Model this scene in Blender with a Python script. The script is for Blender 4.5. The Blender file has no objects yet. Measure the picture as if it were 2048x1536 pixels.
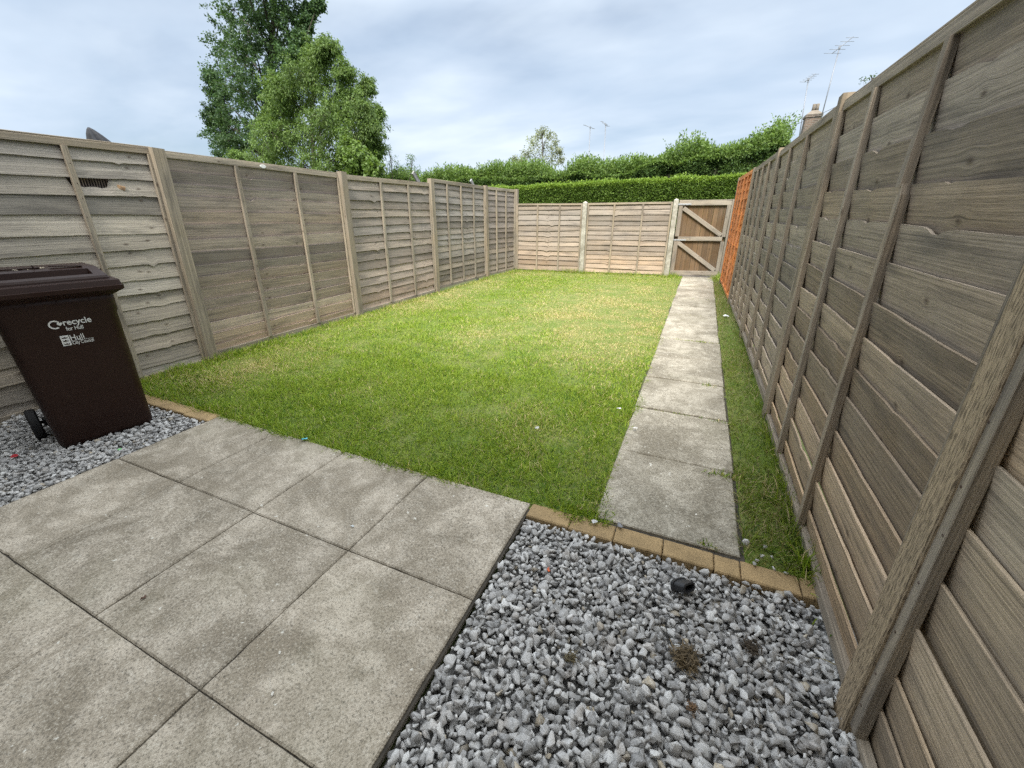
import bpy, bmesh, math, random
import numpy as np
from mathutils import Vector, Matrix

random.seed(11)
RNG = np.random.default_rng(11)
SC = bpy.context.scene
COL = SC.collection
R = math.radians

# ---------------------------------------------------------------- camera
FPX, PITCH, YAW, ROLL, CAM_H = 808.0, 0.392886964, 0.416646314, -0.00372880228, 1.286
_fwd = Vector((-math.sin(YAW) * math.cos(PITCH), math.cos(YAW) * math.cos(PITCH), -math.sin(PITCH)))
_rt = Vector((math.cos(YAW), math.sin(YAW), 0))
_up = _rt.cross(_fwd)
_r2 = _rt * math.cos(ROLL) + _up * math.sin(ROLL)
_u2 = -_rt * math.sin(ROLL) + _up * math.cos(ROLL)
cam = bpy.data.objects.new("camera", bpy.data.cameras.new("camera"))
COL.objects.link(cam)
M = Matrix((_r2, _u2, -_fwd)).transposed().to_4x4()
M.translation = Vector((0, 0, CAM_H))
cam.matrix_world = M
cam.data.sensor_fit = 'HORIZONTAL'
cam.data.sensor_width = 36.0
cam.data.lens = FPX / 2048 * 36.0
cam.data.clip_start = 0.02
cam.data.clip_end = 3000
SC.camera = cam


def ray(px, py):
    return _fwd + _r2 * ((px - 1024) / FPX) + _u2 * ((768 - py) / FPX)


def at(px, py, Y):
    d = ray(px, py)
    return Vector((0, 0, CAM_H)) + d * (Y / d.y)


# ---------------------------------------------------------------- light, sky
SUN_AZ, SUN_EL = R(171), R(52)
world = bpy.data.worlds.new("World")
SC.world = world
world.use_nodes = True
nt = world.node_tree
nt.nodes.clear()


def N(nt, typ, **kw):
    n = nt.nodes.new(typ)
    for k, v in kw.items():
        if k == 'ins':
            for kk, vv in v.items():
                n.inputs[kk].default_value = vv
        else:
            setattr(n, k, v)
    return n


def L(nt, a, b):
    nt.links.new(a, b)


def math_node(nt, op, a, b=None, c=None, clamp=False):
    n = nt.nodes.new('ShaderNodeMath')
    n.operation = op
    n.use_clamp = clamp
    for i, v in enumerate((a, b, c)):
        if v is None:
            continue
        if isinstance(v, (int, float)):
            n.inputs[i].default_value = v
        else:
            nt.links.new(v, n.inputs[i])
    return n.outputs[0]


def mixc(nt, fac, a, b, mode='MIX'):
    n = nt.nodes.new('ShaderNodeMix')
    n.data_type = 'RGBA'
    n.blend_type = mode
    n.clamp_factor = True
    for idx, v in ((0, fac), (6, a), (7, b)):
        if isinstance(v, (int, float)):
            n.inputs[idx].default_value = v
        elif isinstance(v, tuple):
            n.inputs[idx].default_value = (v + (1,))[:4]
        else:
            nt.links.new(v, n.inputs[idx])
    return n.outputs[2]


def ramp(nt, fac, stops, interp='LINEAR'):
    n = nt.nodes.new('ShaderNodeValToRGB')
    n.color_ramp.interpolation = interp
    e = n.color_ramp.elements
    while len(e) < len(stops):
        e.new(0.5)
    for i, (p, c) in enumerate(stops):
        e[i].position = p
        e[i].color = (c, c, c, 1) if isinstance(c, (int, float)) else (c + (1,))[:4]
    nt.links.new(fac, n.inputs[0])
    return n.outputs[0]


def noise(nt, vec, scale, detail=4, rough=0.5, dist=0.0, dim='3D'):
    n = nt.nodes.new('ShaderNodeTexNoise')
    n.noise_dimensions = dim
    n.inputs['Scale'].default_value = scale
    n.inputs['Detail'].default_value = detail
    n.inputs['Roughness'].default_value = rough
    n.inputs['Distortion'].default_value = dist
    if vec is not None:
        nt.links.new(vec, n.inputs['Vector'])
    return n.outputs['Fac']


sky = N(nt, 'ShaderNodeTexSky', sky_type='NISHITA', sun_disc=False, sun_elevation=SUN_EL,
        sun_rotation=SUN_AZ, air_density=1.0, dust_density=0.6, ozone_density=1.5)
tc = N(nt, 'ShaderNodeTexCoord')
sep = N(nt, 'ShaderNodeSeparateXYZ')
L(nt, tc.outputs['Generated'], sep.inputs[0])
den = math_node(nt, 'ADD', math_node(nt, 'MAXIMUM', sep.outputs[2], 0.0), 0.16)
comb = N(nt, 'ShaderNodeCombineXYZ')
L(nt, math_node(nt, 'DIVIDE', sep.outputs[0], den), comb.inputs[0])
L(nt, math_node(nt, 'DIVIDE', sep.outputs[1], den), comb.inputs[1])
comb.inputs[2].default_value = 3.7
mp = N(nt, 'ShaderNodeMapping')
mp.inputs['Rotation'].default_value = (0, 0, R(32))
mp.inputs['Scale'].default_value = (0.75, 1.15, 1)
L(nt, comb.outputs[0], mp.inputs[0])
n1 = noise(nt, mp.outputs[0], 0.75, 5, 0.46, 0.2)
n2 = noise(nt, mp.outputs[0], 2.4, 5, 0.5, 0.15)
cover = math_node(nt, 'ADD', math_node(nt, 'MULTIPLY', n1, 0.72), math_node(nt, 'MULTIPLY', n2, 0.28))
fac = ramp(nt, cover, [(0.35, 0.42), (0.47, 0.76), (0.60, 1.0)])
shade = noise(nt, mp.outputs[0], 1.5, 4, 0.48, 0.2)
ccol = ramp(nt, shade, [(0.28, (0.52, 0.62, 0.745)), (0.52, (0.61, 0.695, 0.80)), (0.74, (0.75, 0.82, 0.89))])
skyc = N(nt, 'ShaderNodeVectorMath', operation='SCALE')
L(nt, sky.outputs[0], skyc.inputs[0])
skyc.inputs[3].default_value = 0.085
mixed = mixc(nt, fac, skyc.outputs[0], ccol)
zen = ramp(nt, sep.outputs[2], [(0.34, (0.575, 0.59, 0.605)), (0.85, (2.35, 2.15, 1.9))])      # an overcast sky is brightest overhead
zs_ = N(nt, 'ShaderNodeVectorMath', operation='MULTIPLY')
L(nt, mixed, zs_.inputs[0])
L(nt, zen, zs_.inputs[1])
mixed = zs_.outputs[0]
bg = N(nt, 'ShaderNodeBackground')
bg.inputs['Strength'].default_value = 1.0
L(nt, mixed, bg.inputs['Color'])
wo = N(nt, 'ShaderNodeOutputWorld')
L(nt, bg.outputs[0], wo.inputs[0])

sun = bpy.data.objects.new("sun", bpy.data.lights.new("sun", 'SUN'))
COL.objects.link(sun)
sun.data.energy = 3.2
sun.data.angle = R(22)
sun.data.color = (1.0, 0.955, 0.88)
_S = Vector((math.sin(SUN_AZ) * math.cos(SUN_EL), math.cos(SUN_AZ) * math.cos(SUN_EL), math.sin(SUN_EL)))
sun.rotation_euler = _S.to_track_quat('Z', 'Y').to_euler()
sun.location = _S * 60

SC.view_settings.view_transform = 'Standard'
SC.view_settings.look = 'None'
SC.view_settings.gamma = 1
SC.view_settings.exposure = 1.1
SC.render.engine = 'CYCLES'
SC.cycles.max_bounces = 6
SC.cycles.use_denoising = False


# ---------------------------------------------------------------- helpers
def link(o, parent=None):
    COL.objects.link(o)
    if parent is not None:
        o.parent = parent
    return o


def tag(o, label=None, cat=None, group=None, kind=None):
    if label:
        o['label'] = label
    if cat:
        o['category'] = cat
    if group:
        o['group'] = group
    if kind:
        o['kind'] = kind
    return o


def empty(name, loc, rz=0.0):
    o = bpy.data.objects.new(name, None)
    o.empty_display_size = 0.1
    o.location = loc
    o.rotation_euler = (0, 0, rz)
    return link(o)


FAR = (99.0, 99.0)


class MB:
    """collects swept sections, boxes and tubes, with grain coordinates, knots and a tint"""

    def __init__(self):
        self.v, self.f, self.uv, self.k1, self.k2, self.tint, self.sm = [], [], [], [], [], [], []

    def face(self, idx, uvs, tint, knots=(), smooth=False):
        self.f.append(idx)
        ka = knots[0] if len(knots) > 0 else FAR
        kb = knots[1] if len(knots) > 1 else FAR
        for (a, b) in uvs:
            self.uv.append((a, b))
            self.k1.append((a - ka[0], b - ka[1]))
            self.k2.append((a - kb[0], b - kb[1]))
            self.tint.append(tint + (1.0,))
        self.sm.append(smooth)

    def sections(self, P, U, tint=(1, 1, 1), knots=(), cap=True, off=(0, 0), smooth=False):
        """P: list of closed loops of points; U: list (per section) of (u, [v...]) with nP+1 v values"""
        nS, nP = len(P), len(P[0])
        base = len(self.v)
        for s in P:
            for p in s:
                self.v.append(tuple(p))
        for i in range(nS - 1):
            u0, v0 = U[i]
            u1, v1 = U[i + 1]
            for j in range(nP):
                j2 = (j + 1) % nP
                idx = (base + i * nP + j, base + (i + 1) * nP + j, base + (i + 1) * nP + j2, base + i * nP + j2)
                uvs = ((u0 + off[0], v0[j] + off[1]), (u1 + off[0], v1[j] + off[1]),
                       (u1 + off[0], v1[j + 1] + off[1]), (u0 + off[0], v0[j + 1] + off[1]))
                self.face(idx, uvs, tint[j] if isinstance(tint, list) else tint, knots, smooth)
        if cap:
            for i, rev in ((0, False), (nS - 1, True)):
                idx = [base + i * nP + j for j in range(nP)]
                pts = [self.v[k] for k in idx]
                uvs = [(p[2] * 0.3 + off[0] + 3, (p[0] + p[1]) + off[1]) for p in pts]
                if rev:
                    idx, uvs = idx[::-1], uvs[::-1]
                self.face(tuple(idx), uvs, tint[0] if isinstance(tint, list) else tint, ())

    def bar(self, p0, p1, w, t, wdir, tint=(1, 1, 1), ch=0.003, seg=6, wob=0.0, knots=True, off=None, taper=1.0):
        """a chamfered bar from p0 to p1, w wide along wdir and t thick"""
        p0, p1 = Vector(p0), Vector(p1)
        ax = (p1 - p0)
        ln = ax.length
        ax.normalize()
        wd = Vector(wdir)
        wd = (wd - ax * wd.dot(ax)).normalized()
        td = ax.cross(wd).normalized()
        off = off or (random.uniform(0, 40), random.uniform(0, 9))
        P, U = [], []
        ph, ph2 = random.uniform(0, 6), random.uniform(0, 6)
        for i in range(seg + 1):
            s = i / seg
            q = p0 + ax * (ln * s) + wd * (wob * math.sin(ph + 5 * s)) + td * (wob * 0.6 * math.sin(ph2 + 4 * s))
            k = 1 + (taper - 1) * s
            a, b, c = w / 2 * k, t / 2 * k, ch
            loop = [(-a + c, -b), (a - c, -b), (a, -b + c), (a, b - c), (a - c, b), (-a + c, b), (-a, b - c), (-a, -b + c)]
            P.append([q + wd * x + td * y for x, y in loop])
            vv = [0.0]
            for j in range(8):
                x0, y0 = loop[j]
                x1, y1 = loop[(j + 1) % 8]
                vv.append(vv[-1] + math.hypot(x1 - x0, y1 - y0))
            U.append((ln * s, vv))
        kn = ()
        if knots:
            kn = [(off[0] + random.uniform(0.1, 0.9) * ln, off[1] + random.uniform(0, 2 * (w + t))) for _ in range(2)]
        self.sections(P, U, tint, kn, True, off)

    def tube(self, pts, radii, n=6, tint=(1, 1, 1), smooth=True):
        pts = [Vector(p) for p in pts]
        P, U = [], []
        ln = 0
        for i, p in enumerate(pts):
            a = pts[min(i + 1, len(pts) - 1)] - pts[max(i - 1, 0)]
            a.normalize()
            ref = Vector((0, 0, 1)) if abs(a.z) < 0.9 else Vector((1, 0, 0))
            x = a.cross(ref).normalized()
            y = a.cross(x)
            if i:
                ln += (p - pts[i - 1]).length
            P.append([p + (x * math.cos(2 * math.pi * k / n) + y * math.sin(2 * math.pi * k / n)) * radii[i] for k in range(n)])
            U.append((ln, [2 * math.pi * radii[i] * k / n for k in range(n + 1)]))
        self.sections(P, U, tint, (), True, (0, 0), smooth)

    def box(self, lo, hi, tint=(1, 1, 1), ch=0.004):
        lo, hi = Vector(lo), Vector(hi)
        c = (lo + hi) / 2
        d = hi - lo
        self.bar((lo.x, c.y, c.z), (hi.x, c.y, c.z), d.y, d.z, (0, 1, 0), tint, ch, 1, 0, False)

    def build(self, name, mat, parent=None):
        me = bpy.data.meshes.new(name)
        me.from_pydata(self.v, [], self.f)
        for nm, data in (('UVMap', self.uv), ('K1', self.k1), ('K2', self.k2)):
            l = me.uv_layers.new(name=nm)
            l.data.foreach_set('uv', np.array(data, dtype=np.float32).ravel())
        ca = me.color_attributes.new('tint', 'FLOAT_COLOR', 'CORNER')
        ca.data.foreach_set('color', np.array(self.tint, dtype=np.float32).ravel())
        me.polygons.foreach_set('use_smooth', self.sm)
        me.update()
        bm = bmesh.new()
        bm.from_mesh(me)
        bmesh.ops.recalc_face_normals(bm, faces=bm.faces)
        bm.to_mesh(me)
        bm.free()
        me.materials.append(mat)
        return link(bpy.data.objects.new(name, me), parent)


def np_mesh(name, verts, tris=None, quads=None, col=None, mat=None, parent=None, smooth=False):
    """a mesh from numpy arrays with an optional per-vertex colour"""
    me = bpy.data.meshes.new(name)
    me.vertices.add(len(verts))
    me.vertices.foreach_set('co', np.asarray(verts, dtype=np.float32).ravel())
    loops, starts, n = [], [], 0
    if quads is not None and len(quads):
        loops.append(np.asarray(quads).ravel())
        starts.append(n + np.arange(len(quads)) * 4)
        n += len(quads) * 4
    if tris is not None and len(tris):
        loops.append(np.asarray(tris).ravel())
        starts.append(n + np.arange(len(tris)) * 3)
        n += len(tris) * 3
    lp = np.concatenate(loops).astype(np.int32)
    st = np.concatenate(starts).astype(np.int32)
    me.loops.add(len(lp))
    me.loops.foreach_set('vertex_index', lp)
    me.polygons.add(len(st))
    me.polygons.foreach_set('loop_start', st)
    if col is not None:
        ca = me.color_attributes.new('tint', 'FLOAT_COLOR', 'POINT')
        c4 = np.ones((len(verts), 4), dtype=np.float32)
        c4[:, :3] = col
        ca.data.foreach_set('color', c4.ravel())
    me.update(calc_edges=True)
    me.validate()
    if smooth:
        me.polygons.foreach_set('use_smooth', np.ones(len(st), dtype=bool))
    if mat:
        me.materials.append(mat)
    return link(bpy.data.objects.new(name, me), parent)


_NT = np.random.default_rng(5).random((64, 64))


def vnoise(x, y):
    """smooth value noise, 0..1"""
    xi, yi = np.floor(x).astype(int), np.floor(y).astype(int)
    fx, fy = x - xi, y - yi
    fx, fy = fx * fx * (3 - 2 * fx), fy * fy * (3 - 2 * fy)
    g = lambda a, b: _NT[a % 64, b % 64]
    return (g(xi, yi) * (1 - fx) + g(xi + 1, yi) * fx) * (1 - fy) + (g(xi, yi + 1) * (1 - fx) + g(xi + 1, yi + 1) * fx) * fy


def fbm(x, y):
    return (vnoise(x, y) + 0.5 * vnoise(2.1 * x + 7, 2.1 * y + 3) + 0.25 * vnoise(4.3 * x + 1, 4.3 * y + 9)) / 1.75


# ---------------------------------------------------------------- materials
def new_mat(name):
    m = bpy.data.materials.new(name)
    m.use_nodes = True
    m.node_tree.nodes.clear()
    nt = m.node_tree
    out = N(nt, 'ShaderNodeOutputMaterial')
    b = N(nt, 'ShaderNodeBsdfPrincipled')
    L(nt, b.outputs[0], out.inputs[0])
    return m, nt, b, out


def bump(nt, b, h, strength, dist=0.002):
    n = N(nt, 'ShaderNodeBump')
    n.inputs['Strength'].default_value = strength
    n.inputs['Distance'].default_value = dist
    L(nt, h, n.inputs['Height'])
    L(nt, n.outputs[0], b.inputs['Normal'])


def attr_tint(nt):
    n = N(nt, 'ShaderNodeAttribute', attribute_name='tint')
    return n.outputs['Color']


def wood_mat(name, contrast=1.0, stain=0.5, fresh=0.0, incised=False):
    """weathered softwood: grain runs along U and parts round the knots; 'tint' carries each board's colour"""
    m, nt, b, out = new_mat(name)
    uv = N(nt, 'ShaderNodeUVMap', uv_map='UVMap')
    s = N(nt, 'ShaderNodeSeparateXYZ')
    L(nt, uv.outputs[0], s.inputs[0])
    u, v = s.outputs[0], s.outputs[1]
    vv = v
    core_all, ring_all = None, None
    for kname in ('K1', 'K2'):
        k = N(nt, 'ShaderNodeUVMap', uv_map=kname)
        ks = N(nt, 'ShaderNodeSeparateXYZ')
        L(nt, k.outputs[0], ks.inputs[0])
        ku, kv = ks.outputs[0], ks.outputs[1]
        d2 = math_node(nt, 'ADD', math_node(nt, 'MULTIPLY', math_node(nt, 'POWER', math_node(nt, 'ABSOLUTE', ku), 2.0), 0.35),
                       math_node(nt, 'POWER', math_node(nt, 'ABSOLUTE', kv), 2.0))
        e = math_node(nt, 'POWER', 2.718, math_node(nt, 'MULTIPLY', d2, -1.0 / (0.026 ** 2)))
        vv = math_node(nt, 'SUBTRACT', vv, math_node(nt, 'MULTIPLY', math_node(nt, 'MULTIPLY', kv, e), 0.8))
        d = math_node(nt, 'SQRT', d2)
        core = math_node(nt, 'SUBTRACT', 1.0, math_node(nt, 'DIVIDE', d, 0.0135), clamp=True)
        halo = math_node(nt, 'SUBTRACT', 1.0, math_node(nt, 'DIVIDE', d, 0.036), clamp=True)
        rings = math_node(nt, 'MULTIPLY', math_node(nt, 'SINE', math_node(nt, 'MULTIPLY', d, 1500.0)), halo)
        core_all = core if core_all is None else math_node(nt, 'MAXIMUM', core_all, core)
        ring_all = rings if ring_all is None else math_node(nt, 'ADD', ring_all, rings)
    # a slow drift so the grain is not ruler-straight
    cw = N(nt, 'ShaderNodeCombineXYZ')
    L(nt, math_node(nt, 'MULTIPLY', u, 1.6), cw.inputs[0])
    L(nt, math_node(nt, 'MULTIPLY', v, 5.0), cw.inputs[1])
    drift = noise(nt, cw.outputs[0], 1.0, 2, 0.5)
    vv = math_node(nt, 'ADD', vv, math_node(nt, 'MULTIPLY', drift, 0.006))

    def grain(fu, fv, detail):
        c = N(nt, 'ShaderNodeCombineXYZ')
        L(nt, math_node(nt, 'MULTIPLY', u, fu), c.inputs[0])
        L(nt, math_node(nt, 'MULTIPLY', vv, fv), c.inputs[1])
        return noise(nt, c.outputs[0], 1.0, detail, 0.6)
    g1 = grain(0.7, 115.0, 4)
    g2 = grain(4.0, 330.0, 3)
    g3 = grain(22.0, 600.0, 2)
    geo = N(nt, 'ShaderNodeNewGeometry')
    blot = noise(nt, geo.outputs['Position'], 3.2, 4, 0.6)
    cs = N(nt, 'ShaderNodeCombineXYZ')
    L(nt, math_node(nt, 'MULTIPLY', u, 2.2), cs.inputs[0])
    L(nt, math_node(nt, 'MULTIPLY', v, 14.0), cs.inputs[1])
    streak = noise(nt, cs.outputs[0], 1.0, 4, 0.6)
    g = math_node(nt, 'ADD', math_node(nt, 'MULTIPLY', g1, 0.5), math_node(nt, 'ADD', math_node(nt, 'MULTIPLY', g2, 0.33), math_node(nt, 'MULTIPLY', g3, 0.25)))
    g = math_node(nt, 'ADD', g, math_node(nt, 'MULTIPLY', ring_all, 0.05))
    lo, hi = 1 - 0.60 * contrast, 1 + 0.46 * contrast
    gf = ramp(nt, g, [(0.40, lo), (0.53, 0.98), (0.66, hi)])
    tint = attr_tint(nt)
    c = mixc(nt, 1.0, mixc(nt, 1.0, tint, (1.05, 1.0, 0.945), 'MULTIPLY'), gf, 'MULTIPLY')
    # grey bloom and dark damp streaks are stains in the wood
    grey = ramp(nt, blot, [(0.38, 0.0), (0.62, 1.0)])
    c = mixc(nt, math_node(nt, 'MULTIPLY', grey, 0.38 * stain), c, (0.300, 0.280, 0.255))
    damp = ramp(nt, streak, [(0.32, 1.0), (0.50, 0.0)])
    c = mixc(nt, math_node(nt, 'MULTIPLY', damp, 0.85 * stain), c, (0.055, 0.052, 0.052), 'MIX')
    alg = ramp(nt, noise(nt, geo.outputs['Position'], 1.9, 3, 0.6), [(0.52, 0.0), (0.70, 1.0)])
    c = mixc(nt, math_node(nt, 'MULTIPLY', alg, 0.16 * stain), c, (0.19, 0.17, 0.10))
    c = mixc(nt, math_node(nt, 'MULTIPLY', core_all, 0.85), c, (0.075, 0.052, 0.036))
    if incised:
        ci = N(nt, 'ShaderNodeCombineXYZ')
        L(nt, math_node(nt, 'MULTIPLY', u, 36.0), ci.inputs[0])
        L(nt, math_node(nt, 'MULTIPLY', v, 300.0), ci.inputs[1])
        dash = ramp(nt, noise(nt, ci.outputs[0], 1.0, 0, 0.0), [(0.53, 0.0), (0.62, 1.0)])
        c = mixc(nt, math_node(nt, 'MULTIPLY', dash, 0.6), c, (0.060, 0.047, 0.034))
        g = math_node(nt, 'SUBTRACT', g, math_node(nt, 'MULTIPLY', dash, 0.12))
    L(nt, c, b.inputs['Base Color'])
    b.inputs['Roughness'].default_value = 0.85
    b.inputs['Specular IOR Level'].default_value = 0.25
    h = math_node(nt, 'SUBTRACT', g, math_node(nt, 'MULTIPLY', core_all, -0.3))
    bump(nt, b, h, 0.8, 0.004)
    return m


def simple_mat(name, col, rough=0.6, metal=0.0, spec=0.5, var=0.0, scale=30.0, bmp=0.0):
    m, nt, b, out = new_mat(name)
    b.inputs['Roughness'].default_value = rough
    b.inputs['Metallic'].default_value = metal
    b.inputs['Specular IOR Level'].default_value = spec
    if var or bmp:
        geo = N(nt, 'ShaderNodeTexCoord')
        n = noise(nt, geo.outputs['Object'], scale, 5, 0.6)
        lo = tuple(c * (1 - var) for c in col)
        hi = tuple(min(1, c * (1 + var)) for c in col)
        L(nt, ramp(nt, n, [(0.3, lo), (0.7, hi)]), b.inputs['Base Color'])
        if bmp:
            bump(nt, b, n, bmp, 0.004)
    else:
        b.inputs['Base Color'].default_value = col + (1,)
    return m


def leaf_mat(name, trans=0.35, rough=0.5):
    m, nt, b, out = new_mat(name)
    t = attr_tint(nt)
    L(nt, t, b.inputs['Base Color'])
    b.inputs['Roughness'].default_value = rough
    b.inputs['Specular IOR Level'].default_value = 0.3
    tr = N(nt, 'ShaderNodeBsdfTranslucent')
    br = mixc(nt, 1.0, t, (1.25, 1.25, 0.7), 'MULTIPLY')
    L(nt, br, tr.inputs['Color'])
    mx = N(nt, 'ShaderNodeMixShader')
    mx.inputs[0].default_value = trans
    L(nt, b.outputs[0], mx.inputs[1])
    L(nt, tr.outputs[0], mx.inputs[2])
    L(nt, mx.outputs[0], out.inputs[0])
    return m


def concrete_mat(name, weave=True):
    """cast concrete flag: pale cement with dark aggregate specks, grey wear and a fine cast-in weave"""
    m, nt, b, out = new_mat(name)
    tcn = N(nt, 'ShaderNodeTexCoord')
    P = tcn.outputs['Object']
    tint = attr_tint(nt)
    big = noise(nt, P, 2.4, 8, 0.74, 0.5)
    mid = noise(nt, P, 9.0, 7, 0.72, 0.5)
    fine = noise(nt, P, 120.0, 5, 0.78)
    vein_n = noise(nt, P, 7.0, 6, 0.62, 2.2)
    c = mixc(nt, ramp(nt, big, [(0.40, 1.0), (0.56, 0.0)]), tint, mixc(nt, 1.0, tint, (0.47, 0.455, 0.425), 'MULTIPLY'))
    c = mixc(nt, math_node(nt, 'MULTIPLY', ramp(nt, mid, [(0.44, 1.0), (0.55, 0.0)]), 0.55), c, mixc(nt, 1.0, tint, (0.50, 0.48, 0.44), 'MULTIPLY'))
    vein = ramp(nt, vein_n, [(0.485, 0.0), (0.50, 1.0), (0.515, 0.0)])
    c = mixc(nt, math_node(nt, 'MULTIPLY', math_node(nt, 'MULTIPLY', vein, ramp(nt, mid, [(0.45, 0.0), (0.6, 1.0)])), 0.55), c, (0.52, 0.49, 0.42))
    c = mixc(nt, ramp(nt, fine, [(0.36, 0.9), (0.50, 0.0)]), c, (0.12, 0.108, 0.088))
    c = mixc(nt, math_node(nt, 'MULTIPLY', ramp(nt, fine, [(0.54, 0.0), (0.66, 1.0)]), 0.7), c, (0.56, 0.53, 0.455))
    fl = ramp(nt, noise(nt, P, 38.0, 2, 0.5), [(0.715, 0.0), (0.74, 1.0)])
    c = mixc(nt, math_node(nt, 'MULTIPLY', fl, 0.8), c, (0.66, 0.64, 0.57))
    alg = ramp(nt, noise(nt, P, 1.1, 3, 0.6), [(0.55, 0.0), (0.72, 1.0)])
    c = mixc(nt, math_node(nt, 'MULTIPLY', alg, 0.25), c, (0.15, 0.145, 0.075))
    L(nt, c, b.inputs['Base Color'])
    b.inputs['Roughness'].default_value = 0.9
    b.inputs['Specular IOR Level'].default_value = 0.2
    h = math_node(nt, 'ADD', math_node(nt, 'MULTIPLY', fine, 0.7), math_node(nt, 'MULTIPLY', mid, 0.6))
    if weave:
        s = N(nt, 'ShaderNodeSeparateXYZ')
        L(nt, P, s.inputs[0])
        wx = math_node(nt, 'SINE', math_node(nt, 'MULTIPLY', s.outputs[0], 700.0))
        wy = math_node(nt, 'SINE', math_node(nt, 'MULTIPLY', s.outputs[1], 700.0))
        h = math_node(nt, 'ADD', h, math_node(nt, 'MULTIPLY', math_node(nt, 'MULTIPLY', wx, wy), 0.28))
    bump(nt, b, h, 0.45, 0.003)
    return m


MAT = {}
MAT['wood'] = wood_mat('weathered_wood')
MAT['post'] = wood_mat('post_wood', 0.9, 0.6)
MAT['incised'] = wood_mat('incised_post_wood', 0.6, 0.15, incised=True)
MAT['orange'] = wood_mat('orange_stained_wood', 0.9, 0.15)
MAT['gate'] = wood_mat('gate_board_wood', 1.0, 0.25)
MAT['flag'] = concrete_mat('concrete_flag')
MAT['cast'] = concrete_mat('cast_concrete', False)
MAT['leaf'] = leaf_mat('leaf')
MAT['blade'] = leaf_mat('grass_blade', 0.3, 0.55)
MAT['bark'] = simple_mat('bark', (0.07, 0.058, 0.048), 0.9, var=0.4, scale=14, bmp=0.6)
m, nt_, b_, _ = new_mat('brown_plastic')
tcn = N(nt_, 'ShaderNodeTexCoord')
mpn = N(nt_, 'ShaderNodeMapping')
mpn.inputs['Scale'].default_value = (60, 6, 14)
mpn.inputs['Rotation'].default_value = (0.3, 0.5, 0.2)
L(nt_, tcn.outputs['Object'], mpn.inputs[0])
scr = ramp(nt_, noise(nt_, mpn.outputs[0], 1.0, 3, 0.6), [(0.62, 0.0), (0.74, 1.0)])
dst = ramp(nt_, noise(nt_, tcn.outputs['Object'], 5.0, 6, 0.7), [(0.40, 0.0), (0.75, 1.0)])
cc = mixc(nt_, math_node(nt_, 'MULTIPLY', dst, 0.14), (0.023, 0.0095, 0.0065), (0.060, 0.040, 0.030))
cc = mixc(nt_, math_node(nt_, 'MULTIPLY', scr, 0.12), cc, (0.10, 0.075, 0.06))
L(nt_, cc, b_.inputs['Base Color'])
L(nt_, ramp(nt_, dst, [(0.0, 0.42), (1.0, 0.68)]), b_.inputs['Roughness'])
b_.inputs['Specular IOR Level'].default_value = 0.25
MAT['bin'] = m
MAT['rubber'] = simple_mat('black_rubber', (0.012, 0.012, 0.013), 0.7)
MAT['white'] = simple_mat('white_print', (0.72, 0.72, 0.70), 0.6)
MAT['galv'] = simple_mat('galvanised_steel', (0.55, 0.57, 0.60), 0.45, 0.7, var=0.2, scale=60)
MAT['alu'] = simple_mat('grey_aluminium', (0.22, 0.235, 0.26), 0.5, 0.5)
MAT['charcoal'] = simple_mat('charcoal_canvas', (0.035, 0.038, 0.045), 0.8, var=0.3, scale=12, bmp=0.4)
MAT['black'] = simple_mat('black_plastic', (0.02, 0.021, 0.024), 0.5)
MAT['soil'] = simple_mat('soil', (0.09, 0.07, 0.045), 0.95, var=0.45, scale=25, bmp=0.8)
MAT['grit'] = simple_mat('grey_grit', (0.125, 0.122, 0.115), 0.95, var=0.6, scale=70, bmp=0.9)
MAT['sand'] = simple_mat('joint_dirt', (0.055, 0.048, 0.038), 0.95, var=0.4, scale=40, bmp=0.6)


m, nt_, b_, _ = new_mat('scrap_plastic')
L(nt_, attr_tint(nt_), b_.inputs['Base Color'])
b_.inputs['Roughness'].default_value = 0.5
MAT['scrap'] = m


# ---------------------------------------------------------------- ground sheets
def gz(x, y):
    """the garden rises a few centimetres towards the far fence"""
    return np.clip((np.asarray(y, dtype=float) - 2.5) / 6.0, 0, 1) * 0.035


def sheet(name, x0, x1, y0, y1, z, mat, nx=2, ny=2, rough=0.0, kind='structure', col=None, rise=True):
    xs, ys = np.linspace(x0, x1, nx), np.linspace(y0, y1, ny)
    X, Y = np.meshgrid(xs, ys)
    Z = np.full_like(X, z) + (gz(X, Y) if rise else 0)
    if rough:
        Z = Z + (fbm(X * 2.2, Y * 2.2) - 0.5) * rough
    V = np.stack([X, Y, Z], -1).reshape(-1, 3)
    i = np.arange((ny - 1) * nx).reshape(ny - 1, nx)[:, :-1].ravel()
    Q = np.stack([i, i + 1, i + nx + 1, i + nx], 1)
    o = np_mesh(name, V, quads=Q, mat=mat, smooth=True)
    return tag(o, kind=kind)


m, nt_, b_, _ = new_mat('rough_ground')
geo_ = N(nt_, 'ShaderNodeNewGeometry')
gn = noise(nt_, geo_.outputs['Position'], 0.8, 6, 0.6)
L(nt_, ramp(nt_, gn, [(0.35, (0.05, 0.075, 0.02)), (0.65, (0.11, 0.12, 0.04))]), b_.inputs['Base Color'])
b_.inputs['Roughness'].default_value = 0.95
sheet('ground', -1500, 1500, -1500, 1500, -0.10, m, rise=False)

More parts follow.
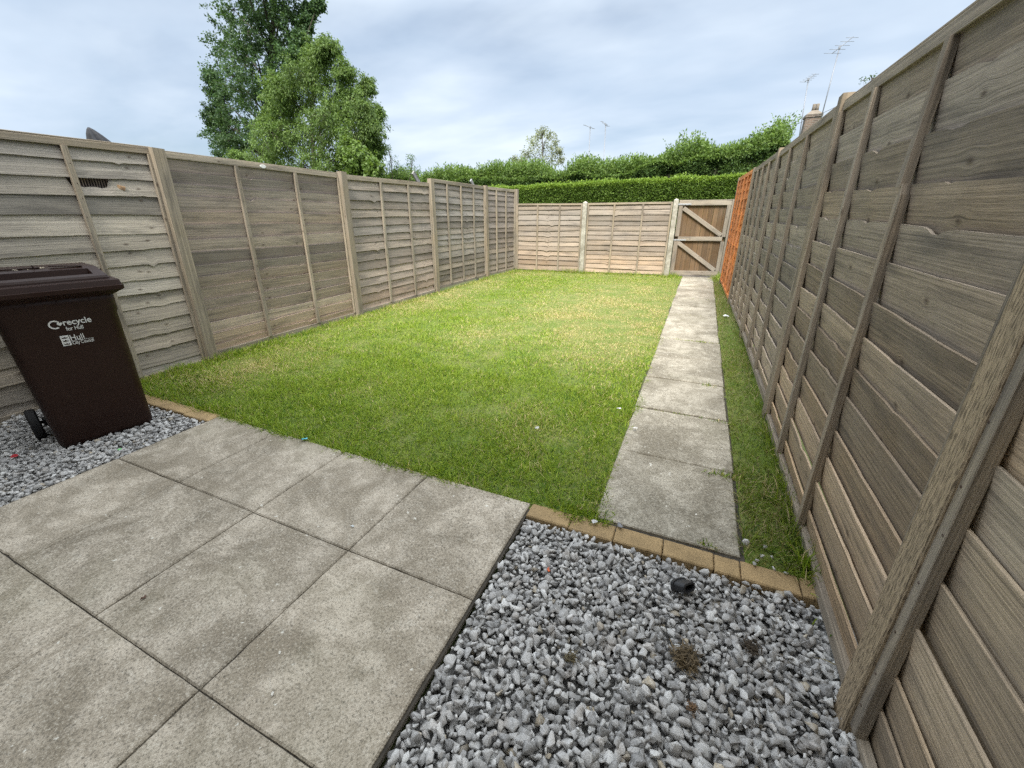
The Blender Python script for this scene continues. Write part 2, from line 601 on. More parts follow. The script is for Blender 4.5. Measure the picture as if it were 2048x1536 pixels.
m, nt_, b_, _ = new_mat('thatch')
geo_ = N(nt_, 'ShaderNodeNewGeometry')
gn = noise(nt_, geo_.outputs['Position'], 3.0, 6, 0.65)
gn2 = noise(nt_, geo_.outputs['Position'], 60.0, 4, 0.7)
cc = ramp(nt_, gn, [(0.42, (0.115, 0.180, 0.020)), (0.70, (0.22, 0.225, 0.07))])
cc = mixc(nt_, ramp(nt_, gn2, [(0.35, 0.6), (0.6, 0.0)]), cc, (0.05, 0.048, 0.02))
L(nt_, cc, b_.inputs['Base Color'])
b_.inputs['Roughness'].default_value = 0.95
bump(nt_, b_, gn2, 0.7, 0.01)
MAT['thatch'] = m
sheet('lawn', -4.24, -0.20, 1.46, 10.16, -0.008, m, 60, 120, 0.02)
sheet('verge', 0.34, 0.64, 1.47, 10.3, -0.012, m, 8, 120, 0.02)


# ---------------------------------------------------------------- paving
def slab(mb, x0, x1, y0, y1, ztop, th, tint, tilt=0.0, gap=0.0019):
    """a concrete flag with arrised edges"""
    x0, x1, y0, y1 = x0 + gap, x1 - gap, y0 + gap, y1 - gap
    a = 0.005
    ta, tb = random.uniform(-tilt, tilt), random.uniform(-tilt, tilt)
    cx, cy = (x0 + x1) / 2, (y0 + y1) / 2
    zz = lambda x, y, z: z + (x - cx) * ta + (y - cy) * tb
    base = len(mb.v)
    rings = [(0, ztop - th), (0, ztop - a), (a, ztop)]
    nx = 12

    def edge(i):
        out = []
        for (p, q) in (((x0 + i, y0 + i), (x1 - i, y0 + i)), ((x1 - i, y0 + i), (x1 - i, y1 - i)),
                       ((x1 - i, y1 - i), (x0 + i, y1 - i)), ((x0 + i, y1 - i), (x0 + i, y0 + i))):
            for k in range(nx):
                out.append((p[0] + (q[0] - p[0]) * k / nx, p[1] + (q[1] - p[1]) * k / nx))
        return out
    n = 4 * nx
    jit = [random.gauss(0, 0.0005) + (random.random() < 0.03) * -0.0035 for _ in range(n)]
    for i, z in rings:
        for k, (x, y) in enumerate(edge(i)):
            dx, dy = x - cx, y - cy
            s = 1 + jit[k] / max(abs(dx), abs(dy), 0.01)
            x, y = cx + dx * s, cy + dy * s
            mb.v.append((x, y, zz(x, y, z)))
    for r in range(2):
        for k in range(n):
            k2 = (k + 1) % n
            mb.face((base + r * n + k, base + r * n + k2, base + (r + 1) * n + k2, base + (r + 1) * n + k), [(0, 0)] * 4, tint)
    mb.face(tuple(base + 2 * n + k for k in range(n)), [(0, 0)] * n, tint)


mb = MB()
XS = [-2.905, -2.328, -1.745, -1.155, -0.561]
YS = [1.490, 0.908, 0.318, -0.27, -0.855, -1.29]
for r in range(5):
    for c in range(4):
        g = random.uniform(0.88, 1.1) * (1.12 if c == 3 else 1.0)
        slab(mb, XS[c], XS[c + 1], YS[r + 1], YS[r], random.uniform(-0.002, 0.002), 0.05,
             (0.475 * g, 0.420 * g, 0.340 * g), 0.003)
tag(mb.build('patio', MAT['flag']), kind='structure')
sheet('patio_bed', -2.93, -0.553, -1.3, 1.5, -0.010, MAT['sand'], rise=False)

mb = MB()
y = 1.512
k = 0
while y < 10.1:
    y2 = y + 0.643
    g = random.uniform(0.92, 1.12)
    slab(mb, -0.262 + random.uniform(-0.008, 0.008), 0.350 + 0.004 * k / 3 + random.uniform(-0.006, 0.006), y, min(y2, 10.14),
         0.004 + float(gz(0, y + 0.3)) + random.uniform(-0.003, 0.003), 0.05, (0.425 * g, 0.390 * g, 0.318 * g), 0.008, 0.005)
    y = y2
    k += 1
tag(mb.build('path', MAT['flag']), kind='structure')
sheet('path_bed', -0.27, 0.36, 1.47, 10.16, -0.008, MAT['sand'], 2, 40)

m, nt_, b_, _ = new_mat('buff_block')
tcn = N(nt_, 'ShaderNodeTexCoord')
nn = noise(nt_, tcn.outputs['Object'], 180, 4, 0.7)
nb = noise(nt_, tcn.outputs['Object'], 9, 4, 0.6)
cc = mixc(nt_, 1.0, attr_tint(nt_), ramp(nt_, nb, [(0.3, 0.7), (0.7, 1.15)]), 'MULTIPLY')
cc = mixc(nt_, ramp(nt_, nn, [(0.3, 0.7), (0.5, 0.0)]), cc, (0.10, 0.075, 0.04))
cc = mixc(nt_, ramp(nt_, nn, [(0.62, 0.0), (0.72, 0.7)]), cc, (0.50, 0.40, 0.24))
L(nt_, cc, b_.inputs['Base Color'])
b_.inputs['Roughness'].default_value = 0.9
bump(nt_, b_, nn, 0.5, 0.003)
MAT['block'] = m


def edging(name, joints, y0, y1, z, label):
    root = empty(name, (joints[0], y0, 0))
    tag(root, label, 'edging')
    mb = MB()
    for a, b in zip(joints[:-1], joints[1:]):
        g = random.uniform(0.85, 1.1)
        slab(mb, a - joints[0], b - joints[0], random.uniform(-0.003, 0.003), y1 - y0 + random.uniform(-0.003, 0.003), z + random.uniform(-0.003, 0.003), 0.07,
             (0.40 * g, 0.280 * g, 0.140 * g), 0.008, 0.0018)
    mb.build('block_row', MAT['block'], root)
    return root


edging('brick_edging', [-0.555, -0.350, -0.152, 0.050, 0.245, 0.340, 0.540, 0.60], 1.402, 1.503, 0.000,
       'row of buff block paving bricks between the right hand gravel and the path')
edging('brick_edging', [-4.17, -3.97, -3.77, -3.57, -3.37, -3.17, -2.97, -2.90], 1.402, 1.50, 0.004,
       'row of buff block paving bricks behind the brown bin')

# ---------------------------------------------------------------- gravel
m, nt_, b_, _ = new_mat('grey_limestone')
tcn = N(nt_, 'ShaderNodeTexCoord')
P_ = tcn.outputs['Object']
wv = noise(nt_, P_, 38, 5, 0.65, 1.2)
vein = ramp(nt_, wv, [(0.44, 0.0), (0.50, 1.0), (0.56, 0.0)])
fine = noise(nt_, P_, 220, 4, 0.7)
t_ = attr_tint(nt_)
cc = mixc(nt_, 1.0, t_, ramp(nt_, fine, [(0.3, 0.72), (0.7, 1.2)]), 'MULTIPLY')
cc = mixc(nt_, math_node(nt_, 'MULTIPLY', vein, 0.35), cc, (0.62, 0.62, 0.63))
cc = mixc(nt_, math_node(nt_, 'MULTIPLY', ramp(nt_, noise(nt_, P_, 14, 3), [(0.56, 0.0), (0.7, 1.0)]), 0.35), cc, (0.42, 0.36, 0.30))
L(nt_, cc, b_.inputs['Base Color'])
b_.inputs['Roughness'].default_value = 0.75
bump(nt_, b_, math_node(nt_, 'ADD', fine, wv), 0.5, 0.002)
MAT['stone'] = m


def stone_shapes(n=36):
    out = []
    for _ in range(n):
        bm = bmesh.new()
        s = Vector((random.uniform(0.95, 1.22), random.uniform(0.68, 0.98), random.uniform(0.46, 0.75)))
        for _k in range(random.randint(10, 15)):
            d = Vector((random.gauss(0, 1), random.gauss(0, 1), random.gauss(0, 1)))
            d = Vector([math.copysign(abs(q) ** 0.85, q) for q in d]).normalized() * random.uniform(0.8, 1.0)
            bm.verts.new((d.x * s.x * 0.5, d.y * s.y * 0.5, d.z * s.z * 0.5))
        r = bmesh.ops.convex_hull(bm, input=bm.verts)
        junk = [e for e in r['geom_interior'] if isinstance(e, bmesh.types.BMVert)]
        bmesh.ops.delete(bm, geom=junk, context='VERTS')
        bmesh.ops.bevel(bm, geom=list(bm.edges), offset=0.018, segments=1, affect='EDGES', clamp_overlap=True)
        bmesh.ops.triangulate(bm, faces=bm.faces)
        bm.verts.index_update()
        V = np.array([v.co[:] for v in bm.verts])
        F = np.array([[v.index for v in f.verts] for f in bm.faces])
        bm.free()
        out.append((V, F))
    return out


STONES = stone_shapes()


def euler_mats(n, flat=0.5):
    a = RNG.uniform(0, 2 * np.pi, n)
    b = RNG.normal(0, flat, n)
    c = RNG.normal(0, flat, n)
    ca, sa, cb, sb, cc_, sc = np.cos(a), np.sin(a), np.cos(b), np.sin(b), np.cos(c), np.sin(c)
    z0, o1 = np.zeros(n), np.ones(n)
    Rz = np.stack([ca, -sa, z0, sa, ca, z0, z0, z0, o1], 1).reshape(n, 3, 3)
    Rx = np.stack([o1, z0, z0, z0, cb, -sb, z0, sb, cb], 1).reshape(n, 3, 3)
    Ry = np.stack([cc_, z0, sc, z0, o1, z0, -sc, z0, cc_], 1).reshape(n, 3, 3)
    return Rz @ Rx @ Ry


def gravel(name, x0, x1, y0, y1, layers, keep=None):
    P, S = [], []
    for (cnt, mind, z, smin, smax) in layers:
        pts = []
        grid = {}
        tries = 0
        while len(pts) < cnt and tries < cnt * 14:
            tries += 1
            x, y = random.uniform(x0, x1), random.uniform(y0, y1)
            if keep and not keep(x, y):
                continue
            gx, gy = int(x / mind), int(y / mind)
            ok = True
            for i in (-1, 0, 1):
                for j in (-1, 0, 1):
                    for (a, b) in grid.get((gx + i, gy + j), ()):
                        if (a - x) ** 2 + (b - y) ** 2 < mind * mind:
                            ok = False
            if ok:
                grid.setdefault((gx, gy), []).append((x, y))
                pts.append((x, y, z + random.gauss(0, 0.0045)))
        P += pts
        S += [min(smax, max(smin, random.gauss((smin + smax) / 2 - 0.003, (smax - smin) / 2.2))) for _ in pts]
    n = len(P)
    P, S = np.array(P), np.array(S)
    Rm = euler_mats(n, 0.45)
    which = RNG.integers(0, len(STONES), n)
    base = RNG.normal(1.0, 0.27, n).clip(0.45, 1.7)
    colr = np.stack([0.385 * base, 0.378 * base, 0.364 * base], 1)
    warm = RNG.random(n) < 0.035
    colr[warm] = np.array([0.36, 0.31, 0.23]) * base[warm][:, None]
    pale = RNG.random(n) < 0.12
    colr[pale] = np.array([0.58, 0.575, 0.555]) * base[pale][:, None].clip(0.8, 1.1)
    VV, FF, CC, nv = [], [], [], 0
    for i in range(n):
        V, F = STONES[which[i]]
        w = (V * S[i]) @ Rm[i].T + P[i]
        VV.append(w)
        FF.append(F + nv)
        CC.append(np.repeat(colr[i][None], len(V), 0))
        nv += len(V)
    o = np_mesh(name, np.concatenate(VV), tris=np.concatenate(FF), col=np.concatenate(CC), mat=MAT['stone'])
    return tag(o, kind='stuff')


sheet('gravel_bed', -0.556, 0.70, -0.9, 1.41, -0.052, MAT['grit'], rise=False)
sheet('gravel_bed', -4.3, -2.90, -0.9, 1.41, -0.052, MAT['grit'], rise=False)
gravel('gravel', -0.538, 0.600, -0.20, 1.392, [(1900, 0.024, -0.040, 0.030, 0.054), (3500, 0.0185, -0.022, 0.018, 0.048), (2300, 0.0215, -0.009, 0.016, 0.047)])
gravel('gravel', -4.262, -2.920, 0.1, 1.392, [(1900, 0.025, -0.040, 0.030, 0.054), (3700, 0.0190, -0.022, 0.018, 0.046), (2400, 0.0220, -0.009, 0.016, 0.046)])
loose = gravel('loose_stones', 0.36, 0.50, 1.49, 1.62, [(8, 0.024, 0.004, 0.02, 0.035)], None)
tag(loose, 'few grey stones lying in the grass beside the path end', 'stones')


# ---------------------------------------------------------------- grass
def blades(name, x, y, z, ln, wd, colr, lean=0.6, lean_dir=None):
    n = len(x)
    az = RNG.uniform(0, 2 * np.pi, n)
    la = RNG.uniform(0, 2 * np.pi, n) if lean_dir is None else RNG.normal(lean_dir, 0.9, n)
    lm = np.abs(RNG.normal(lean, 0.3, n)).clip(0.05, 1.5)
    dx, dy = np.cos(la) * np.sin(lm), np.sin(la) * np.sin(lm)
    dz = np.cos(lm)
    px, py = np.cos(az), np.sin(az)
    base = np.stack([x, y, z], 1)
    d = np.stack([dx, dy, dz], 1)
    p = np.stack([px, py, np.zeros(n)], 1)
    curl = np.stack([dx, dy, -0.35 * np.ones(n)], 1)
    mid = base + d * (ln * 0.55)[:, None]
    tip = base + d * (ln * 0.95)[:, None] + curl * (ln * 0.22)[:, None]
    w = wd[:, None] * 0.5
    V = np.stack([base - p * w, base + p * w, mid + p * w * 0.85, mid - p * w * 0.85, tip], 1).reshape(-1, 3)
    i = np.arange(n) * 5
    Q = np.stack([i, i + 1, i + 2, i + 3], 1)
    T = np.stack([i + 3, i + 2, i + 4], 1)
    C = np.repeat(colr, 5, axis=0)
    o = np_mesh(name, V, tris=T, quads=Q, col=C, mat=MAT['blade'])
    return tag(o, kind='stuff')


def blob(x, y, cx, cy, rx, ry):
    return np.exp(-(((x - cx) / rx) ** 2 + ((y - cy) / ry) ** 2))


def lawn_dry(x, y):
    d = 1.5 * blob(x, y, -1.1, 6.2, 1.0, 1.5) + 1.0 * blob(x, y, -0.8, 4.4, 0.45, 0.8) + 0.75 * blob(x, y, -3.9, 6.4, 0.40, 2.2)
    d += 0.5 * blob(x, y, -2.2, 4.0, 0.5, 0.5) + 0.6 * blob(x, y, -3.7, 2.2, 0.5, 0.6) + 0.6 * blob(x, y, -0.9, 8.2, 0.9, 0.8)
    d += 0.5 * blob(x, y, -3.3, 9.3, 1.2, 0.35) + 0.3 * blob(x, y, -1.5, 9.6, 1.0, 0.4) + 0.25 * blob(x, y, -1.0, 2.2, 0.3, 0.3)
    d = d * (0.45 + 1.1 * fbm(x * 3.1, y * 3.1)) + 0.40 * (fbm(x * 1.7 + 5, y * 1.7) - 0.46) + 0.10 * (y > 4.5)
    d += 0.42 * (fbm(x * 7 + 2, y * 7 + 4) - 0.53)
    return d.clip(0, 1)


def grass_colours(n, dry):
    g = np.array([0.180, 0.285, 0.020])
    g2 = np.array([0.345, 0.440, 0.048])
    g3 = np.array([0.065, 0.150, 0.014])
    s1 = np.array([0.64, 0.54, 0.28])
    t = RNG.random(n)[:, None]
    c = g * (1 - t) + g2 * t
    dk = RNG.random(n) < 0.2
    c[dk] = g3 * (0.7 + 0.6 * RNG.random(dk.sum())[:, None])
    straw = RNG.random(n) < (0.03 + 0.8 * dry)
    c[straw] = s1 * (0.55 + 0.6 * RNG.random(straw.sum())[:, None])
    return c * RNG.normal(1, 0.1, n).clip(0.7, 1.3)[:, None]


def scatter_lawn(n, y0, y1):
    x = RNG.uniform(-4.23, -0.10, n)
    y = RNG.uniform(y0, y1, n)
    edge = -0.212 + 0.060 * (fbm(y * 5.1, y * 0 + 1.5) - 0.5) * 2 + 0.05 * (vnoise(y * 1.3, y * 0 + 8.2) - 0.5) - 0.006 * y
    near = 1.468 + 0.050 * (fbm(x * 6.0, x * 0 + 3.5) - 0.5) * 2
    k = (x < edge) & (y > near) & ~((x < -2.88) & (y < 1.49))
    return x[k], y[k]


X_, Y_, LN, WD = [], [], [], []
for (n, y0, y1, l, w) in ((135000, 1.43, 3.0, 0.041, 0.0036), (105000, 3.0, 5.6, 0.039, 0.0042), (100000, 5.6, 10.05, 0.035, 0.0052)):
    a, b = scatter_lawn(n, y0, y1)
    X_.append(a); Y_.append(b)
    LN.append(l * RNG.uniform(0.45, 1.35, len(a))); WD.append(w * RNG.uniform(0.7, 1.25, len(a)))
X_, Y_, LN, WD = map(np.concatenate, (X_, Y_, LN, WD))
tuft = fbm(X_ * 5.2 + 3, Y_ * 5.2)
LN = LN * (0.35 + 1.25 * tuft)
LN = LN * (1 + 0.9 * np.exp(-((X_ + 4.22) / 0.10) ** 2) + 0.45 * np.exp(-((Y_ - 1.5) / 0.05) ** 2) + 0.7 * np.exp(-((Y_ - 9.8) / 0.12) ** 2))
dry = lawn_dry(X_, Y_)
LN = LN * (1 - 0.35 * dry)
blades('lawn_grass', X_, Y_, -0.012 + gz(X_, Y_), LN, WD, grass_colours(len(X_), dry), 0.75)

# the narrow verge between path and right hand fence
n = 30000
x, y = RNG.uniform(0.352, 0.615, n), 1.505 + 8.7 * RNG.random(n) ** 1.35
thin = fbm(x * 6, y * 2.2)
k = (RNG.random(n) < 0.35 + 0.9 * (thin - 0.25)) & ((y > 1.60) | (x > 0.5) | (RNG.random(n) < 0.3))
x, y, thin = x[k], y[k], thin[k]
n = len(x)
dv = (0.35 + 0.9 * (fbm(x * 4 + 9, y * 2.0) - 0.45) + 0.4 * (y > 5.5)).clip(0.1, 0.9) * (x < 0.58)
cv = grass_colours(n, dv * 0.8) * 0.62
lv = RNG.uniform(0.02, 0.062, n) * (1 + 0.9 * (x > 0.55) + 0.5 * (y < 2.2))
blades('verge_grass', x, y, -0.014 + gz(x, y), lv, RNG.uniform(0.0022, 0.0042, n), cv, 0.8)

# tufts in the joints of the path and weeds along the foot of the fences
px, py, pl = [], [], []
for (cx, cy, sx, sy, cnt, l) in ((0.30, 2.10, 0.05, 0.008, 90, 0.055), (0.31, 2.77, 0.06, 0.006, 60, 0.03), (0.06, 2.785, 0.10, 0.005, 60, 0.02),
                                 (0.10, 4.71, 0.13, 0.008, 150, 0.03), (0.24, 3.42, 0.02, 0.02, 40, 0.04), (0.22, 1.53, 0.03, 0.008, 50, 0.035),
                                 (0.40, 9.75, 0.05, 0.2, 240, 0.10), (0.46, 9.9, 0.05, 0.12, 200, 0.16), (0.05, 7.28, 0.18, 0.006, 60, 0.025), (0.1, 6.0, 0.15, 0.006, 60, 0.022),
                                 (-2.75, 9.72, 0.14, 0.05, 260, 0.17), (-2.35, 9.72, 0.14, 0.05, 160, 0.12), (-3.4, 9.68, 0.2, 0.05, 220, 0.10),
                                 (-1.85, 9.8, 0.12, 0.05, 160, 0.12), (-1.35, 9.83, 0.14, 0.05, 180, 0.13), (-0.75, 9.9, 0.18, 0.05, 260, 0.10), (-0.45, 9.95, 0.08, 0.05, 160, 0.12),
                                 (-4.05, 9.2, 0.05, 0.25, 240, 0.12), (-4.16, 8.0, 0.04, 0.5, 260, 0.08), (-4.16, 6.0, 0.04, 0.6, 260, 0.07), (-4.15, 3.4, 0.03, 0.5, 220, 0.075),
                                 (-4.12, 2.3, 0.05, 0.2, 240, 0.10), (-4.1, 1.7, 0.06, 0.2, 240, 0.09), (-3.3, 1.52, 0.4, 0.02, 420, 0.075),
                                 (0.58, 1.56, 0.02, 0.05, 120, 0.11), (0.575, 2.2, 0.015, 0.4, 160, 0.10), (-0.35, 1.54, 0.08, 0.012, 120, 0.04)):
    px.append(RNG.normal(cx, sx, cnt)); py.append(RNG.normal(cy, sy, cnt)); pl.append(l * RNG.uniform(0.4, 1.2, cnt))
px, py, pl = map(np.concatenate, (px, py, pl))
px = px.clip(-4.235, 0.62)
tc_ = grass_colours(len(px), 0.12 * np.ones(len(px))) * 0.9
blades('weed_tufts', px, py, gz(px, py) - 0.005, pl, RNG.uniform(0.003, 0.006, len(px)), tc_, 0.55)


# ---------------------------------------------------------------- fences
def frame_between(A, B):
    d = Vector((B[0] - A[0], B[1] - A[1], 0))
    return d.length, math.atan2(d.y, d.x)


def lap_boards(mb, ln, z0, z1, nb, back, tints, kcols, notch=None, wave=0.008, d0=0.0):
    """lapped waney-edged boards; front: each board's foot stands proud; back: each board's head does"""
    e = (z1 - z0) / nb
    heights = [e * random.uniform(0.86, 1.14) for _ in range(nb)]
    k = (z1 - z0) / sum(heights)
    heights = [h * k for h in heights]
    zs = [z0]
    for h in heights:
        zs.append(zs[-1] + h)
    over = 0.03
    NU = max(24, int(ln / 0.035))
    drift = random.uniform(-0.02, 0.02)
    edges = []
    for i in range(nb + 1):
        ph = [random.uniform(0, 6.28) for _ in range(4)]
        am = random.uniform(0.3, 1.0)
        dips = [(c + drift * i + random.gauss(0, 0.03), random.uniform(-0.026, 0.012) * random.choice((0.2, 0.7, 1.0)), random.uniform(0.015, 0.05)) for c in kcols]
        edges.append((ph, am, dips))

    def eoff(i, u):
        ph, am, dips = edges[i]
        o = am * wave * (0.8 * math.sin(1.7 * u + ph[0]) + 0.35 * math.sin(4.6 * u + ph[1]) + 0.12 * math.sin(12 * u + ph[2]) + 0.05 * math.sin(31 * u + ph[3]))
        for c, a, w in dips:
            o += a * math.exp(-((u - c) / w) ** 2)
        return o
    for i in range(nb):
        tint = tints(i / max(1, nb - 1))
        off = (random.uniform(0, 60), random.uniform(0, 20))
        kn = []
        for c in kcols:
            if random.random() < 0.75:
                kn.append((c + drift * i + random.gauss(0, 0.04), random.uniform(0.25, 0.8) * heights[i]))
        random.shuffle(kn)
        kn = [(off[0] + a, off[1] + b) for a, b in kn[:2]]
        P, U = [], []
        th = 0.009
        tilt = random.uniform(0.019, 0.026)
        bow = random.uniform(-0.001, 0.003)
        ph = random.uniform(0, 6)
        rows = 4
        for s in range(NU + 1):
            u = ln * s / NU
            if not back:
                lo = zs[i] + (eoff(i, u) if i else 0)
                hi = zs[i + 1] + over + (0 if i < nb - 1 else -over)
                if notch and notch[0] == i and notch[1] < u < notch[2]:
                    hi = zs[i + 1] - notch[3] + 0.004 * math.sin(u * 160) + 0.006 * math.sin(u * 61)
                dlo, dhi = tilt, 0.0
            else:
                lo = zs[i] - (over if i else 0)
                hi = zs[i + 1] + (eoff(i + 1, u) if i < nb - 1 else 0)
                dlo, dhi = 0.0, tilt
            loop, vv = [], []
            for j in range(rows + 1):
                t = j / rows
                z = lo + (hi - lo) * t
                d = d0 + dlo + (dhi - dlo) * t + bow * 4 * t * (1 - t) + 0.0025 * math.sin(3 * u + ph)
                loop.append(Vector((u, d, z)))
                vv.append((hi - lo) * t)
            loop.append(Vector((u, loop[-1].y - th, hi)))
            vv.append(vv[-1] + th)
            loop.append(Vector((u, loop[0].y - th, lo)))
            vv.append(vv[-1] + (hi - lo))
            vv.append(vv[-1] + th)
            P.append(loop)
            U.append((u, vv))
        # exposed upper arris of a back-to-front panel: light from above painted into its tint
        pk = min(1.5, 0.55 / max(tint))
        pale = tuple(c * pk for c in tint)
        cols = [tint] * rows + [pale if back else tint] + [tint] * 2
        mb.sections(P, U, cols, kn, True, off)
    return zs


def jit(c, s=0.08):
    g = random.gauss(1, s)
    w_ = random.gauss(0, s * 0.12)
    return tuple(max(0.01, x * g * (1 + w_ * k)) for x, k in zip(c, (1, 0.15, -1)))


def pal_lin(*stops):
    """board colours from the foot of the panel to its head"""
    def f(t):
        k = t * (len(stops) - 1)
        i = min(int(k), len(stops) - 2)
        a, b = stops[i], stops[i + 1]
        return jit(tuple(a[j] + (b[j] - a[j]) * (k - i) for j in range(3)), 0.19)
    return f


def panel(A, B, z0, zA, zB, nb, nbat, back, tints, frame_tint, label, notch=None, bats=None, batw=0.036, mat='wood', broken=None,
          group='lapped fence panels round the garden', kcols=None, bottom=True, rail_h=0.045, extras=None, wave=0.008, lean=0.0, nails=False):
    """A->B with the garden on the left hand; boards, head rail, foot rail and battens are parts"""
    ln, rz = frame_between(A, B)
    root = empty('lap_fence', (A[0], A[1], 0), rz)
    tag(root, label, 'fence panel', group)
    slope = (zB - zA) / ln
    mb = MB()
    if kcols is None:
        kcols = [random.uniform(0.1, 0.9) * ln for _ in range(3)]
    ztop = min(zA, zB) - 0.02
    lap_boards(mb, ln, z0, ztop + 0.0, nb, back, tints, kcols, notch, wave)
    o = mb.build('boards', MAT[mat], root)
    for v in o.data.vertices:            # the panel follows the fall of its top
        t = max(0.0, (v.co.z - z0) / (ztop - z0))
        v.co.z += t * ((zA - 0.02 - ztop) + slope * v.co.x)
    mb = MB()
    mb.bar((0, 0.020, zA - rail_h / 2), (ln, 0.020, zB - rail_h / 2), rail_h, 0.030, (0, 0, 1), jit(frame_tint), 0.002, 10, 0.0015)
    mb.bar((0, 0.003, zA + 0.006), (ln, 0.003, zB + 0.006), 0.058, 0.010, (0, 1, 0), jit(frame_tint), 0.002, 10, 0.001)
    mb.build('head_rail', MAT['post'], root)
    if bottom:
        mb = MB()
        mb.bar((0, 0.021, z0 + 0.022), (ln, 0.021, z0 + 0.022), 0.044, 0.026, (0, 0, 1), jit(frame_tint), 0.002, 8, 0.001)
        mb.build('foot_rail', MAT['post'], root)
    us = bats if bats is not None else [ln * (k + 1) / (nbat + 1) for k in range(nbat)]
    ends = [0.019, ln - 0.019]
    for i, u in enumerate(us + ends):
        zt = zA + slope * u - rail_h - 0.001
        zb = z0 + (0.046 if bottom else 0.0)
        mb = MB()
        w = batw if u in us else 0.038
        if nails and not (broken and i == broken[0]):      # rusty heads of the nails that hold this batten
            step = (ztop - z0) / nb
            for k in range(nb):
                z = z0 + 0.06 + step * (k + 0.4) + random.gauss(0, 0.012)
                if z < zA - 0.08:
                    x = u + random.gauss(0, 0.005)
                    mb.tube([(x, 0.043, z), (x, 0.0466, z)], [0.0034, 0.0030], 7, (0.085, 0.055, 0.04))
        jl = random.gauss(0, 0.006) if u in us else 0
        if broken and i == broken[0]:
            zc = broken[1]
            mb.bar((u + jl, 0.031, zb), (u + jl - 0.004, 0.031, zc - 0.012), w, 0.028, (1, 0, 0), jit(frame_tint), 0.002, 6, 0.001)
            mb.bar((u + jl + 0.012, 0.034, zc + 0.012), (u + jl, 0.028, zt), w, 0.028, (1, 0, 0), jit(frame_tint), 0.002, 6, 0.001)
            mb.bar((u + jl - 0.010, 0.030, zc - 0.03), (u + jl - 0.004, 0.032, zc + 0.02), w * 0.35, 0.024, (1, 0, 0), jit(frame_tint), 0.002, 2)
            mb.build('batten', MAT['post'], root)['label'] = 'batten snapped through near its middle'
        else:
            mb.bar((u + jl, 0.031, zb), (u + jl * 0.3, 0.031, zt), w, 0.028, (1, 0, 0), jit(frame_tint), 0.002, 8, 0.0012)
            mb.build('batten', MAT['post'], root)
    if extras:
        extras(root, ln)
    if lean:                              # the whole run of fence has settled a little out of plumb
        for ch in root.children:
            for v in ch.data.vertices:
                v.co.x += lean * v.co.z / 1.8
    return root


def post(x, y, rz, z1, w, d, tint, label, mat='post', lean=(0, 0), z0=-0.1, group='timber fence posts'):
    root = empty('fence_post', (x, y, 0), rz)
    tag(root, label, 'fence post', group)
    mb = MB()
    mb.bar((0, 0, z0), (lean[0], lean[1], z1), w, d, (1, 0, 0), tint, 0.004, 14, 0.0015)
    mb.build('shaft', MAT[mat], root)
    return root


C_L0 = pal_lin((0.353, 0.321, 0.279), (0.386, 0.363, 0.319), (0.337, 0.321, 0.296))
C_L1 = pal_lin((0.424, 0.344, 0.284), (0.319, 0.273, 0.237), (0.325, 0.279, 0.245), (0.251, 0.221, 0.203))
C_L2 = pal_lin((0.359, 0.286, 0.239), (0.300, 0.262, 0.234), (0.300, 0.267, 0.234))
C_L3 = pal_lin((0.268, 0.235, 0.201), (0.285, 0.263, 0.239), (0.256, 0.235, 0.217))
C_L4 = pal_lin((0.284, 0.241, 0.202), (0.231, 0.204, 0.186), (0.253, 0.226, 0.210))
C_F = pal_lin((0.355, 0.275, 0.205), (0.315, 0.262, 0.212), (0.275, 0.242, 0.208), (0.285, 0.252, 0.215))
C_R1 = pal_lin((0.41, 0.315, 0.215), (0.38, 0.30, 0.215), (0.345, 0.285, 0.215), (0.305, 0.258, 0.203), (0.275, 0.238, 0.194), (0.262, 0.229, 0.190))
C_R2 = pal_lin((0.36, 0.30, 0.235), (0.29, 0.255, 0.212), (0.262, 0.233, 0.198), (0.275, 0.243, 0.205))
C_R0 = pal_lin((0.39, 0.32, 0.235), (0.42, 0.36, 0.275), (0.37, 0.325, 0.260), (0.30, 0.263, 0.213))
T_FR = (0.29, 0.258, 0.208)
T_FD = (0.27, 0.236, 0.190)

# left hand fence, garden towards +x: A is the far end
LX = -4.275


def broken_backing(root, ln):
    mb = MB()
    c = ln - 1.785 + 0.20
    for k in range(15):
        u = 0.30 + k * 0.0165
        mb.bar((u, -0.030, 1.40), (u, -0.030, 1.60), 0.0065, 0.006, (1, 0, 0), jit((0.25, 0.20, 0.17), 0.2), 0.001, 1)
    o = mb.build('slat_strip', MAT['wood'], root)
    o['label'] = 'thin slats seen through the broken board'
    mb = MB()
    mb.bar((0.27, -0.055, 1.50), (0.62, -0.055, 1.50), 0.34, 0.01, (0, 0, 1), (0.03, 0.025, 0.024), 0.001, 1)
    mb.build('backing_board', MAT['wood'], root)
    mb = MB()
    mb.bar((0.295, 0.012, 1.515), (0.25, 0.022, 1.500), 0.03, 0.008, (0, 0, 1), (0.42, 0.27, 0.15), 0.002, 2)
    mb.build('splinter', MAT['wood'], root)


def tags_on_rail(root, ln):
    mb = MB()
    u = ln - 0.93
    P, U = [], []
    for d, r in ((0.0355, 1.0), (0.038, 1.0), (0.039, 0.85)):
        P.append([Vector((u + 0.034 * r * math.cos(a), d, 1.772 + 0.017 * r * math.sin(a))) for a in [k * math.pi / 8 for k in range(16)]])
        U.append((0, [0] * 17))
    mb.sections(P, U, (0.75, 0.74, 0.72))
    mb.build('label_tag', MAT['white'], root)


